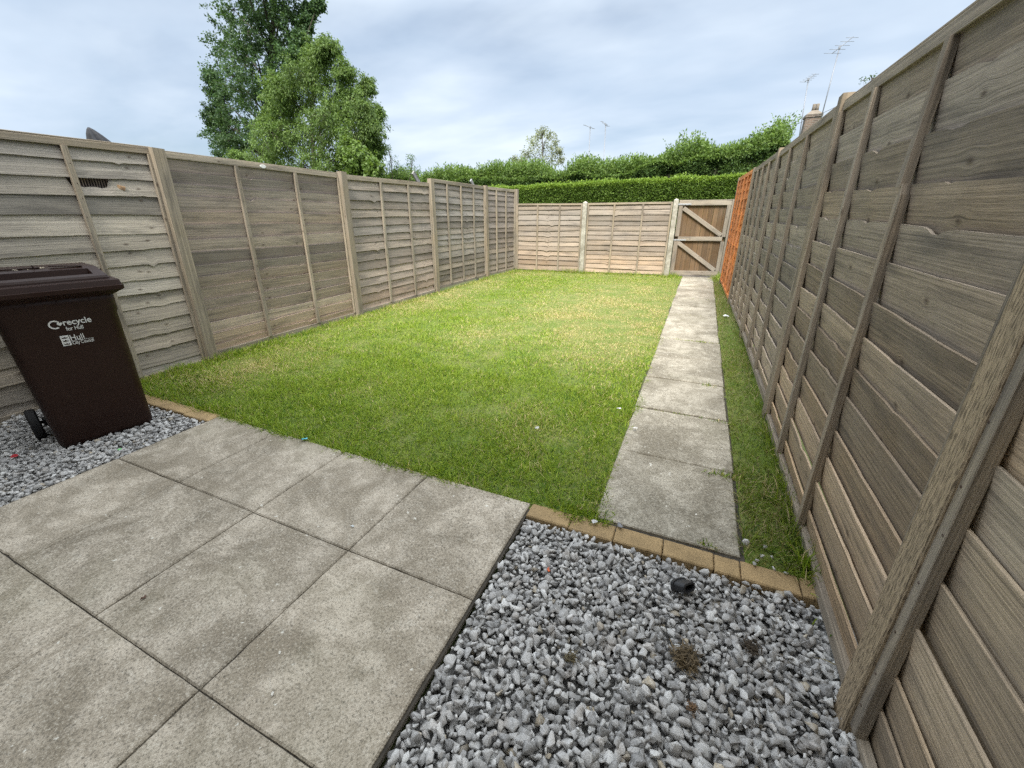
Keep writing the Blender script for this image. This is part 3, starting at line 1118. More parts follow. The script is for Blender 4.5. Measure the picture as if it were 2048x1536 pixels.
P1, P2, P3, P4, P5 = 2.25, 4.27, 6.31, 8.33, 9.72
LN_ = -0.06
panel((LX, P1 - 0.030), (LX, 0.25), -0.03, 1.815, 1.80, 15, 1, False, C_L0, T_FR,
      'greenish grey lap fence panel with a broken board, behind the brown bin', notch=(12, 0.33, 0.565, 0.060), bats=[0.545, 1.15], extras=broken_backing, kcols=[0.30, 0.42, 1.2], wave=0.010, lean=LN_, nails=True)
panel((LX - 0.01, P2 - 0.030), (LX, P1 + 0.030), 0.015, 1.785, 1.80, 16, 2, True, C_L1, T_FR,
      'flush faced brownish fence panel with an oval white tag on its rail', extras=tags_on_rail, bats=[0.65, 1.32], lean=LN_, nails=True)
panel((-4.325, P3 - 0.030), (LX - 0.015, P2 + 0.030), 0.02, 1.80, 1.775, 15, 2, False, C_L2, T_FR,
      'weathered lap fence panel, third from the bin along the left hand fence', bats=[0.62, 1.26], lean=LN_)
panel((-4.335, P4 - 0.030), (-4.33, P3 + 0.030), 0.05, 1.862, 1.872, 17, 3, False, C_L3, T_FR,
      'bluish grey lap fence panel with three battens, standing higher than its neighbours', lean=LN_ * 0.7)
panel((-4.235, P5 - 0.03), (-4.335, P4 + 0.030), 0.05, 1.86, 1.865, 16, 2, False, C_L4, T_FR,
      'narrow lap fence panel in the far left corner', lean=LN_ * 0.5)

post(LX + 0.050, P1, 0, 1.815, 0.075, 0.095, (0.25, 0.22, 0.17), 'broad timber post beside the broken board panel', lean=(0, 0.06))
post(LX + 0.045, P2, 0, 1.81, 0.075, 0.095, (0.24, 0.21, 0.165), 'timber post with a pale batten beside it, second along the left fence', lean=(0, 0.06))
post(-4.285, P3, 0, 1.875, 0.075, 0.095, (0.27, 0.235, 0.18), 'timber post where the left hand fence steps up', lean=(0, 0.045))
post(-4.29, P4, 0, 1.885, 0.075, 0.095, (0.26, 0.22, 0.165), 'timber post next before the far left corner post', lean=(0, 0.03))
post(-4.18, P5 + 0.01, 0, 1.885, 0.08, 0.09, (0.23, 0.20, 0.16), 'timber corner post where the left and far fences meet', lean=(0, 0.02))

# far fence, garden towards -y: A is the right hand end
FA, FB = Vector((-0.60, 9.99)), Vector((-4.16, 9.74))
fd = (FB - FA).normalized()
c1 = FA + fd * ((FA.x + 2.52) / -fd.x)
panel((FA + fd * 0.06)[:], (c1 - fd * 0.055)[:], 0.06, 1.555, 1.55, 14, 2, False, C_F, (0.31, 0.265, 0.20),
      'low pinkish lap fence panel between the two pale concrete posts', rail_h=0.03, bottom=False, kcols=[0.62, 1.3])
panel((c1 + fd * 0.055)[:], FB[:], 0.06, 1.55, 1.56, 13, 2, False, C_F, (0.28, 0.24, 0.185),
      'low lap fence panel between the left corner post and a concrete post', rail_h=0.03, bottom=False, wave=0.013)


def concrete_post(x, y, z1, label):
    root = empty('concrete_post', (x, y, 0), math.atan2(-fd.y, -fd.x))
    tag(root, label, 'fence post', 'pale concrete fence posts')
    mb = MB()
    P, U = [], []
    for z, w in ((-0.1, 0.052), (z1 - 0.03, 0.048), (z1 - 0.026, 0.046), (z1, 0.008)):
        c = w * 0.12
        loop = [(-w + c, -w), (w - c, -w), (w, -w + c), (w, w - c), (w - c, w), (-w + c, w), (-w, w - c), (-w, -w + c)]
        P.append([Vector((a, b, z)) for a, b in loop])
        U.append((z, [0] * 9))
    mb.sections(P, U, (0.53, 0.51, 0.44))
    mb.build('shaft', MAT['cast'], root)


concrete_post(c1.x, c1.y - 0.015, 1.60, 'pale concrete post in the middle of the far fence')
concrete_post(FA.x, FA.y - 0.02, 1.625, 'pale concrete post that carries the gate hinges')

# right hand fence, garden towards -x: A is the near end
RX = 0.612
LR_ = 0.10
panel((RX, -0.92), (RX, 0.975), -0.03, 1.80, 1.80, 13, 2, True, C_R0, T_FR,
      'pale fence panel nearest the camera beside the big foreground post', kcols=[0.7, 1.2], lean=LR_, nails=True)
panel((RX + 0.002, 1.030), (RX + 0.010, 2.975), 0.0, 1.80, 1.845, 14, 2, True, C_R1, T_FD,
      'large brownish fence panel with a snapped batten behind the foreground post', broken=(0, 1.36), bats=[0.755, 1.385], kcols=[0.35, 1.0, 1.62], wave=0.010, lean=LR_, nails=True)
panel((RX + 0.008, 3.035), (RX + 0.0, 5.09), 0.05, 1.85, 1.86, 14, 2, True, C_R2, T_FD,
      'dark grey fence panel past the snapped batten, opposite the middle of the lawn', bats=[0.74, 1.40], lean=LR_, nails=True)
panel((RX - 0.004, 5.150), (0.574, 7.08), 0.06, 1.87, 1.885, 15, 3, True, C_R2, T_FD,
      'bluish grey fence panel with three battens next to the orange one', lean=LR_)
panel((0.568, 7.145), (0.515, 9.24), 0.06, 1.89, 1.925, 15, 3, False, pal_lin((0.50, 0.20, 0.060), (0.56, 0.215, 0.060), (0.49, 0.19, 0.062)), (0.56, 0.23, 0.08),
      'bright orange stained fence panel beside the gate', mat='orange', kcols=[0.3, 0.8, 1.5], wave=0.006, lean=LR_)
post(RX - 0.022, 1.005, 0, 1.90, 0.062, 0.080, (0.37, 0.305, 0.215), 'big foreground post with rows of incised dashes', mat='incised', lean=(0, LR_))
post(RX - 0.006, 3.005, 0, 1.885, 0.062, 0.085, (0.235, 0.20, 0.15), 'timber post between the snapped batten panel and the grey one', lean=(0, LR_))
post(RX - 0.016, 5.12, 0, 1.895, 0.062, 0.085, (0.25, 0.21, 0.16), 'timber post beyond the middle of the right hand fence', lean=(0, LR_))
post(0.556, 7.112, 0, 1.905, 0.062, 0.085, (0.24, 0.205, 0.16), 'timber post at the near edge of the orange panel', lean=(0, LR_))
post(0.497, 9.27, 0, 1.935, 0.062, 0.08, (0.20, 0.175, 0.14), 'timber post at the far edge of the orange panel', lean=(0, LR_))

# ---------------------------------------------------------------- gate
GY = 10.12
root = empty('garden_gate', (-0.50, GY, 0))
tag(root, 'wooden garden gate of brown boards with grey rails and two diagonal braces', 'gate')


def gp(px, py):
    q = at(px, py, GY)
    return Vector((q.x + 0.50, 0, q.z))


mb = MB()
x = -0.035
while x < 0.94:
    w = 0.098
    g = random.uniform(0.8, 1.15)
    mb.bar((x + w / 2, 0.02, 0.075), (x + w / 2, 0.02, 1.50), w - 0.003, 0.016, (1, 0, 0), (0.135 * g, 0.088 * g, 0.048 * g), 0.003, 10, 0.001)
    x += w
mb.build('boards', MAT['gate'], root)
T_G = (0.29, 0.258, 0.212)
for nm, p, q, w in (('top_rail', (-0.04, 1.545), (1.00, 1.54), 0.105), ('middle_rail', (0.03, 0.825), (0.905, 0.83), 0.085), ('bottom_rail', (-0.03, 0.095), (0.94, 0.125), 0.095)):
    mb = MB()
    mb.bar((p[0], -0.014, p[1]), (q[0], -0.014, q[1]), w, 0.045, (0, 0, 1), jit(T_G, 0.05), 0.004, 10, 0.001)
    mb.build(nm, MAT['post'], root)
for x, zt, zb, w in ((0.002, 1.49, 0.145, 0.085), (0.925, 1.49, 0.175, 0.075)):
    mb = MB()
    for a, b in ((zb, 0.78), (0.874, zt)):
        mb.bar((x, -0.013, a), (x, -0.013, b), w, 0.042, (1, 0, 0), jit((0.23, 0.205, 0.17), 0.05), 0.004, 8, 0.001)
    mb.build('stile', MAT['post'], root)
for p, q in (((0.055, 1.44), (0.875, 0.905)), ((0.035, 0.755), (0.87, 0.185))):
    mb = MB()
    mb.bar((p[0], -0.012, p[1]), (q[0], -0.012, q[1]), 0.082, 0.04, (0, 0, 1), jit((0.27, 0.24, 0.20), 0.05), 0.004, 8, 0.001)
    mb.build('brace', MAT['post'], root)
for z in (1.515, 0.80):
    mb = MB()
    mb.bar((-0.07, -0.041, z), (0.20, -0.041, z), 0.030, 0.006, (0, 0, 1), (1, 1, 1), 0.001, 2)
    mb.tube([(-0.065, -0.046, z - 0.045), (-0.065, -0.046, z + 0.045)], [0.011, 0.011], 8)
    for u in (0.02, 0.09, 0.16):
        mb.tube([(u, -0.043, z), (u, -0.050, z)], [0.009, 0.007], 8)
    mb.build('hinge', MAT['galv'], root)
tag(post(0.505, GY - 0.01, 0, 1.60, 0.075, 0.085, (0.215, 0.19, 0.16), 'timber gate post squeezed against the orange panel'), None)
r2 = empty('gate_threshold', (0, GY - 0.03, 0))
tag(r2, 'dark timber board lying across the path under the gate', 'threshold')
mb = MB()
mb.bar((-0.47, 0, 0.035), (0.47, 0, 0.035), 0.11, 0.05, (0, 1, 0), (0.10, 0.095, 0.09), 0.004, 6, 0.001)
mb.build('board', MAT['post'], r2)

# ---------------------------------------------------------------- wheelie bin
bin_root = empty('wheelie_bin', (-3.345, 0.838, -0.018), R(76.5))
tag(bin_root, 'brown wheeled recycling bin with white lettering standing on the left gravel', 'bin')


def rrect(x0, x1, y0, y1, r, z, n=5):
    pts = []
    for cx, cy, a0 in ((x1 - r, y0 + r, -90), (x1 - r, y1 - r, 0), (x0 + r, y1 - r, 90), (x0 + r, y0 + r, 180)):
        for k in range(n + 1):
            a = R(a0 + 90 * k / n)
            pts.append(Vector((cx + r * math.cos(a), cy + r * math.sin(a), z)))
    return pts


BH = 0.90     # height of the rim


def body_at(z):
    t = z / BH
    return (-0.012 - 0.016 * t, 0.440 + 0.014 * t, 0.0 - 0.115 * t, 0.35 + 0.20 * t)


mb = MB()
P, U = [], []
for z in (0.0, 0.012, 0.04, 0.2, 0.4, 0.6, 0.78, 0.80, 0.86, BH):
    a, b, c, d = body_at(z)
    ins = 0.02 if z == 0 else (0.006 if z < 0.03 else 0)
    if z >= 0.80:
        ins = -0.006
    P.append(rrect(a + ins, b - ins, c + ins, d - ins, 0.05, z))
    U.append((z, [0] * 25))
mb.sections(P, U, smooth=True)
for u in (0.10, 0.215, 0.345):           # short moulded ribs under the rim
    zt, zb = 0.885, 0.815
    yt, yb = body_at(zt)[2] - 0.004, body_at(zb)[2] + 0.0005
    mb.bar((u, yt, zt), (u, yb, zb), 0.005, 0.008, (1, 0, 0), ch=0.001, seg=1, knots=False)
body = mb.build('body', MAT['bin'], bin_root)
for p in body.data.polygons:
    p.use_smooth = True

a, b, c, d = body_at(BH)
mb = MB()
P, U = [], []
for z, x0_, x1_, yf in ((0.890, -0.02, 0.455, -0.118), (0.922, -0.075, 0.506, -0.168), (0.944, -0.078, 0.508, -0.170), (0.947, -0.070, 0.502, -0.163), (0.974, -0.066, 0.498, -0.156),
                        (0.977, -0.060, 0.470, -0.138), (0.980, -0.045, 0.466, -0.134), (0.990, -0.043, 0.464, -0.132), (1.000, -0.036, 0.458, -0.126)):
    P.append(rrect(x0_, x1_, yf, 0.60, 0.014, z, 4))
    U.append((z, [0] * 21))
mb.sections(P, U)


def quads(mb, pts, faces):
    base = len(mb.v)
    mb.v += [tuple(p) for p in pts]
    for f in faces:
        mb.face(tuple(base + i for i in f), [(0, 0)] * len(f), (1, 1, 1))


def slope_pt(x, t, dz=0.0):
    return (x, -0.126 + 0.136 * t, 1.0005 + 0.044 * t - dz)


# the raised lid top: a slope facing forwards with a sunk slot, a flat crown and a fall to the hinge
pts = [slope_pt(-0.036, 0), slope_pt(0.458, 0), slope_pt(0.440, 1), slope_pt(-0.018, 1),
       slope_pt(0.040, 0.22), slope_pt(0.405, 0.22), slope_pt(0.400, 0.80), slope_pt(0.045, 0.80),
       slope_pt(0.046, 0.26, 0.030), slope_pt(0.399, 0.26, 0.030), slope_pt(0.394, 0.76, 0.030), slope_pt(0.051, 0.76, 0.030),
       (0.440, 0.42, 1.040), (-0.018, 0.42, 1.040), (0.452, 0.59, 1.0005), (-0.030, 0.59, 1.0005)]
quads(mb, pts, [(0, 1, 5, 4), (1, 2, 6, 5), (2, 3, 7, 6), (3, 0, 4, 7), (4, 5, 9, 8), (5, 6, 10, 9), (6, 7, 11, 10), (7, 4, 8, 11), (8, 9, 10, 11),
                (3, 2, 12, 13), (13, 12, 14, 15), (1, 14, 12, 2), (15, 0, 3, 13)])
mb.bar((0.255, 0.03, 1.058), (0.385, 0.02, 1.049), 0.04, 0.006, (0, 1, 0), ch=0.001, seg=1, knots=False)
mb.bar((0.02, 0.03, 1.050), (0.22, 0.035, 1.052), 0.02, 0.008, (0, 1, 0), ch=0.001, seg=2, wob=0.002, knots=False)
for x_ in (0.05, 0.20):
    mb.bar((x_, 0.02, 1.043), (x_ - 0.006, 0.02, 1.068), 0.006, 0.006, (0, 1, 0), ch=0.001, seg=1, knots=False)
mb.build('lid', MAT['bin'], bin_root)
mb = MB()
d += 0.02
mb.tube([(a + 0.03, d + 0.05, BH - 0.01), (b - 0.03, d + 0.05, BH - 0.01)], [0.014, 0.014], 10)
mb.tube([(a + 0.05, d - 0.02, BH - 0.02), (a + 0.05, d + 0.05, BH - 0.01)], [0.012, 0.012], 8)
mb.tube([(b - 0.05, d - 0.02, BH - 0.02), (b - 0.05, d + 0.05, BH - 0.01)], [0.012, 0.012], 8)
mb.build('handle', MAT['bin'], bin_root)
for x in (-0.062, 0.400):
    mb = MB()
    P, U = [], []
    for dx, r in ((-0.024, 0.060), (-0.024, 0.088), (-0.016, 0.098), (0.016, 0.098), (0.024, 0.088), (0.024, 0.060), (0.012, 0.050), (0.010, 0.012)):
        P.append([Vector((x + dx, 0.335 + r * math.cos(k * math.pi / 14), 0.100 + r * math.sin(k * math.pi / 14))) for k in range(28)])
        U.append((0, [0] * 29))
    mb.sections(P, U)
    mb.build('wheel', MAT['rubber'], bin_root)
mb = MB()
mb.tube([(-0.07, 0.335, 0.10), (0.42, 0.335, 0.10)], [0.011, 0.011], 8)
mb.bar((-0.03, 0.335, 0.10), (0.46, 0.335, 0.10), 0.05, 0.05, (0, 1, 0), ch=0.006, seg=1, knots=False)
mb.build('axle', MAT['rubber'], bin_root)

# white print on the front face: u along the face, w down from the rim along the slope
sl = math.atan2(0.115, BH)
FX = Matrix.Translation(Vector((0, 0.0, 0))) @ Matrix.Rotation(math.pi / 2 + sl, 4, 'X')   # local (u, height along slope, outwards)


def face_pt(u, h, o=0.0025):
    return FX @ Vector((u, h, o))


def print_text(s, size, u, h, bold, name, width):
    cu = bpy.data.curves.new(name, 'FONT')
    cu.body = s
    cu.size = size
    cu.offset = bold
    cu.extrude = 0.0006
    cu.align_x = 'LEFT'
    o = bpy.data.objects.new(name, cu)
    COL.objects.link(o)
    bpy.context.view_layer.update()
    dg = bpy.context.evaluated_depsgraph_get()
    me = bpy.data.meshes.new_from_object(o.evaluated_get(dg))
    bpy.data.objects.remove(o)
    x0_ = min(v.co.x for v in me.vertices)
    k_ = width / (max(v.co.x for v in me.vertices) - x0_)
    for v in me.vertices:
        v.co = face_pt((v.co.x - x0_) * k_ + u, v.co.y + h, 0.0022 + v.co.z)
    me.materials.clear()
    me.materials.append(MAT['white'])
    ob = bpy.data.objects.new(name, me)
    return link(ob, bin_root)


def flat_shape(mb, pts, o=0.0022, th=0.001):
    base = len(mb.v)
    n = len(pts)
    for z in (o, o + th):
        for (u, h) in pts:
            mb.v.append(tuple(face_pt(u, h, z)))
    for k in range(n):
        k2 = (k + 1) % n
        mb.face((base + k, base + k2, base + n + k2, base + n + k), [(0, 0)] * 4, (1, 1, 1))
    mb.face(tuple(base + n + k for k in range(n)), [(0, 0)] * n, (1, 1, 1))
    mb.face(tuple(base + k for k in reversed(range(n))), [(0, 0)] * n, (1, 1, 1))


print_text('recycle', 0.047, 0.208, 0.754, 0.0007, 'lettering', 0.115)
print_text('for Hull', 0.031, 0.210, 0.722, 0.0004, 'lettering', 0.070)
print_text('Hull', 0.046, 0.212, 0.663, 0.0003, 'lettering', 0.056)
print_text('City Council', 0.027, 0.213, 0.6385, 0.0003, 'lettering', 0.088)
mb = MB()
flat_shape(mb, [(0.212, 0.6585), (0.304, 0.6585), (0.304, 0.6600), (0.212, 0.6600)])
mb.build('printed_rule', MAT['white'], bin_root)
# the loop-and-heart arrow
mb = MB()
cx, cy, ro, ri = 0.174, 0.764, 0.0245, 0.0175
arc = [R(30 + k * 275 / 28) for k in range(29)]
for i in range(28):
    a0, a1 = arc[i], arc[i + 1]
    flat_shape(mb, [(cx + ri * math.cos(a0), cy + ri * math.sin(a0)), (cx + ro * math.cos(a0), cy + ro * math.sin(a0)),
                    (cx + ro * math.cos(a1), cy + ro * math.sin(a1)), (cx + ri * math.cos(a1), cy + ri * math.sin(a1))])
hx, hy, hs = cx + 0.020, cy + 0.001, 0.0115
flat_shape(mb, [(hx + hs * 0.062 * 16 * math.sin(t) ** 3, hy + hs * 0.062 * (13 * math.cos(t) - 5 * math.cos(2 * t) - 2 * math.cos(3 * t) - math.cos(4 * t)))
                for t in [k * 2 * math.pi / 32 for k in range(32)]], 0.0024)
mb.build('loop_emblem', MAT['white'], bin_root)
# the shield block with three crowns
mb = MB()
sx, sy, sw, sh = 0.1735, 0.637, 0.0345, 0.0600
flat_shape(mb, [(sx, sy), (sx + sw, sy), (sx + sw, sy + sh), (sx, sy + sh)])
crest = mb.build('crest', MAT['white'], bin_root)
mb = MB()
for k in range(3):
    bx, by = sx + 0.0045, sy + 0.0055 + k * 0.0185
    w, h = 0.0255, 0.012
    flat_shape(mb, [(bx + 0.003, by), (bx + w - 0.003, by), (bx + w, by + h * 0.75), (bx + w * 0.75, by + h * 0.35), (bx + w * 0.60, by + h * 0.6), (bx + w / 2, by + h * 0.95),
                    (bx + w * 0.40, by + h * 0.6), (bx + w * 0.25, by + h * 0.35), (bx, by + h * 0.75)], 0.0034, 0.0004)
cr = mb.build('crown', MAT['bin'], crest)
# bits on the lid
mb = MB()
for _ in range(7):
    x, y = random.uniform(0.08, 0.24), random.uniform(0.02, 0.06)
    mb.bar((x, y, BH + 0.146), (x + random.uniform(-0.03, 0.03), y + random.uniform(-0.02, 0.02), BH + 0.151), 0.010, 0.004, (0, 1, 0), (0.5, 0.45, 0.36), 0.001, 1, 0, False)
litter = mb.build('dead_leaves', MAT['post'], bin_root)
litter['label'] = 'few dry scraps lying on the lid'

# ---------------------------------------------------------------- leaves, hedges, trees
def leaf_mesh(name, pos, dirs, size, colr, parent=None, aspect=0.5, up=0.5):
    n = len(pos)
    d = dirs / np.linalg.norm(dirs, axis=1, keepdims=True)
    nr = RNG.normal(0, 1, (n, 3))
    nr[:, 2] += up * 2.0
    s = np.cross(d, nr)
    s /= np.linalg.norm(s, axis=1, keepdims=True) + 1e-9
    nn = np.cross(s, d)
    sz = size[:, None]
    base = pos
    tip = pos + d * sz - nn * sz * 0.12
    mid = pos + d * sz * 0.45 + nn * sz * 0.06
    l = mid + s * sz * aspect * 0.5 - nn * sz * 0.08
    r = mid - s * sz * aspect * 0.5 - nn * sz * 0.08
    V = np.stack([base, r, tip, l, mid], 1).reshape(-1, 3)
    i = np.arange(n) * 5
    T = np.concatenate([np.stack([i, i + 1, i + 4], 1), np.stack([i + 1, i + 2, i + 4], 1), np.stack([i + 2, i + 3, i + 4], 1), np.stack([i + 3, i, i + 4], 1)])
    return np_mesh(name, V, tris=T, col=np.repeat(colr, 5, axis=0), mat=MAT['leaf'], parent=parent)


def leaf_cols(n, a, b, spread=0.12):
    t = RNG.random(n)[:, None]
    c = np.array(a) * (1 - t) + np.array(b) * t
    return c * RNG.normal(1, spread, n).clip(0.6, 1.5)[:, None]


def tree(name, foot, clumps, leaf, ntw, nlf, ca, cb, label, cat='tree', group=None, droop=0.3, trunk_r=0.16, bark=(1, 1, 1), aspect=0.5, spray=0.08):
    """clumps: (centre, (rx, ry, rz)); limbs run from the trunk to each clump, twigs fill it and carry the leaves"""
    root = empty(name, foot)
    tag(root, label, cat, group)
    foot = Vector(foot)
    mb = MB()
    cs = [Vector(c) - foot for c, _ in clumps]
    top = max(cs, key=lambda c: c.z)
    n = 8
    spine = [Vector((0, 0, -0.15))]
    for k in range(1, n + 1):
        t = k / n
        spine.append(Vector((top.x * t ** 1.5 + random.gauss(0, 0.02) * top.z * 0.3, top.y * t ** 1.5 + random.gauss(0, 0.02) * top.z * 0.3, top.z * t)))
    mb.tube(spine, [trunk_r * (1 - 0.85 * k / n) + 0.01 for k in range(n + 1)], 8)
    pos, dirs, cidx = [], [], []
    for ci, c in enumerate(cs):
        rx, ry, rz = clumps[ci][1]
        h = max(0.1, min(0.92, (c.z - 0.35 * (abs(c.x) + abs(c.y))) / top.z - 0.12))
        k = h * n
        i = min(int(k), n - 1)
        a = spine[i].lerp(spine[i + 1], k - i)
        m1 = a.lerp(c, 0.5) + Vector((random.gauss(0, 0.12), random.gauss(0, 0.12), 0.12 * rz))
        rr = trunk_r * 0.32 * (1 - 0.5 * h)
        mb.tube([a, m1, c], [rr, rr * 0.6, rr * 0.28], 5)
        for _ in range(ntw):
            d = RNG.normal(0, 1, 3)
            d /= np.linalg.norm(d)
            rad = RNG.random() ** 0.35 * (1.0 if RNG.random() > spray else 1.0 + 0.8 * RNG.random())
            q = np.array([c.x + d[0] * rx * rad, c.y + d[1] * ry * rad, c.z + d[2] * rz * rad])
            s0 = np.array(c) * 0.55 + q * 0.45 + RNG.normal(0, 0.06, 3) * min(rx, rz)
            dd = q - s0
            dd[2] -= droop * np.linalg.norm(dd)
            q2 = s0 + dd
            if random.random() < 0.35:
                mb.tube([tuple(c), tuple(s0), tuple(q2)], [rr * 0.22 + 0.003, rr * 0.12 + 0.003, 0.002], 3)
            t = RNG.random(nlf) ** 0.7
            pp = s0 + np.outer(t, dd) + RNG.normal(0, leaf * 0.7, (nlf, 3))
            ld = dd / (np.linalg.norm(dd) + 1e-6) + RNG.normal(0, 0.75, (nlf, 3))
            ld[:, 2] -= droop * 1.2
            pos.append(pp)
            dirs.append(ld)
            cidx += [ci] * nlf
    mb.build('trunk', MAT['bark'], root)
    pos, dirs = np.concatenate(pos), np.concatenate(dirs)
    nlv = len(pos)
    cl = np.array([random.gauss(1, 0.10) for _ in cs])[np.array(cidx)]
    leaf_mesh('crown', pos, dirs, leaf * RNG.uniform(0.6, 1.25, nlv), leaf_cols(nlv, ca, cb) * cl[:, None], root, aspect)
    return root


def clumps_px(lst, Y, depth=1.0):
    """(px, py, radius in px) -> clump at the tree's own distance, with its own depth"""
    out = []
    for (px, py, r) in lst:
        y = Y + random.uniform(-1, 1) * depth
        c = at(px, py, y)
        s = (at(px + 1, py, y) - c).length
        out.append((c, (r * s * 0.8, r * s * 0.95, r * s * 0.8)))
    return out


# tall dark tree on the left
Yd = 17.5
dark = [(440, 265, 30), (428, 160, 16), (468, 20, 46), (462, 90, 46), (470, 160, 48), (450, 235, 42), (470, 270, 45), (495, 60, 55), (505, 130, 55), (510, 200, 52), (500, 300, 40), (545, 20, 50), (555, 90, 50),
        (560, 165, 50), (580, 40, 34), (480, -60, 55), (540, -70, 60), (575, -40, 40), (460, 310, 30), (500, -140, 50), (560, -150, 45), (618, 22, 13), (636, 8, 9), (612, 48, 12), (438, 190, 22),
        (430, 228, 20), (592, 110, 32), (604, 80, 16), (530, 250, 50), (575, 240, 45)]
f = at(535, 420, Yd)
tree('dark_broadleaf_tree', (f.x, f.y, -0.1), clumps_px(dark, Yd, 1.1), 0.105, 46, 56, (0.040, 0.084, 0.036), (0.088, 0.150, 0.056), 'tall dark green tree rising out of the top of the picture', droop=0.15, trunk_r=0.24, aspect=0.75, spray=0.03)
Yc = 13.5
cherry = [(560, 175, 30), (600, 145, 34), (640, 120, 34), (660, 90, 18), (575, 220, 42), (620, 200, 46), (665, 175, 40), (690, 140, 20), (545, 265, 40), (590, 280, 46), (640, 265, 50), (690, 230, 44),
          (715, 195, 28), (735, 170, 14), (725, 215, 26), (745, 260, 20), (735, 280, 26), (685, 205, 34), (655, 235, 40), (710, 270, 40), (740, 235, 22), (755, 225, 10), (730, 300, 30), (755, 300, 12), (520, 310, 34), (480, 315, 18), (560, 330, 40), (610, 335, 44), (660, 320, 45), (700, 335, 40), (535, 240, 18),
          (645, 100, 18), (625, 110, 20), (590, 165, 30), (560, 205, 26)]
f = at(625, 420, Yc)
tree('light_broadleaf_tree', (f.x, f.y, -0.1), clumps_px(cherry, Yc, 0.9), 0.092, 54, 54, (0.080, 0.142, 0.036), (0.160, 0.238, 0.058), 'lighter green drooping tree in front of the tall dark one', droop=0.55, trunk_r=0.13, aspect=0.42, spray=0.22)
Yb = 11.6
f = at(725, 420, Yb)
tree('sycamore_sapling', (f.x, f.y, -0.1), clumps_px([(700, 290, 16), (715, 310, 20), (735, 325, 20), (705, 330, 18), (750, 335, 14), (690, 310, 10), (720, 350, 22)], Yb, 0.25), 0.11, 30, 22, (0.10, 0.17, 0.035), (0.16, 0.235, 0.06),
     'small pale leaved sapling just right of the drooping tree', 'sapling', droop=0.35, trunk_r=0.035, aspect=0.8)
Ys = 14.5
for pts, lab in (([(778, 300, 9), (785, 320, 12), (772, 340, 14), (795, 335, 12), (790, 350, 14)], 'thin airy sapling rising between the trees and the hedge'),
                 ([(823, 318, 7), (822, 335, 11), (835, 345, 13), (812, 350, 14)], 'low bright green sapling at the left end of the shaggy hedge')):
    f = at(pts[-1][0], 430, Ys)
    tree('green_sapling', (f.x, f.y, -0.1), clumps_px(pts, Ys, 0.3), 0.06, 12, 14, (0.07, 0.14, 0.03), (0.13, 0.215, 0.05), lab, 'sapling', 'saplings behind the left fence', droop=-0.1, trunk_r=0.02, aspect=0.4)
Yr = 23.0
birch = [(1085, 262, 10), (1075, 272, 14), (1100, 268, 12), (1065, 285, 15), (1085, 290, 18), (1108, 288, 14), (1055, 303, 14), (1078, 310, 20), (1105, 308, 18), (1118, 300, 8), (1045, 318, 14), (1070, 328, 20), (1100, 328, 20), (1040, 325, 10), (1028, 318, 6), (1122, 318, 8)]
f = at(1082, 420, Yr)
tree('birch_tree', (f.x, f.y, -0.1), clumps_px(birch, Yr, 0.6), 0.10, 16, 14, (0.17, 0.20, 0.12), (0.30, 0.33, 0.21), 'thin grey green see-through tree behind the middle of the hedge', droop=0.3, trunk_r=0.07, aspect=0.5)
f = at(1738, 420, 9.2)
tree('thin_shrub', (f.x, f.y, -0.1), [(at(1727, 160, 9.2), (0.03, 0.03, 0.03)), (at(1744, 156, 9.25), (0.04, 0.04, 0.025)), (at(1752, 175, 9.2), (0.07, 0.07, 0.07)), (at(1740, 200, 9.2), (0.12, 0.12, 0.15))], 0.035, 4, 7,
     (0.05, 0.10, 0.03), (0.09, 0.15, 0.045), 'leafy sprig peeping over the top of the right hand fence', 'shrub', droop=0.1, trunk_r=0.02)


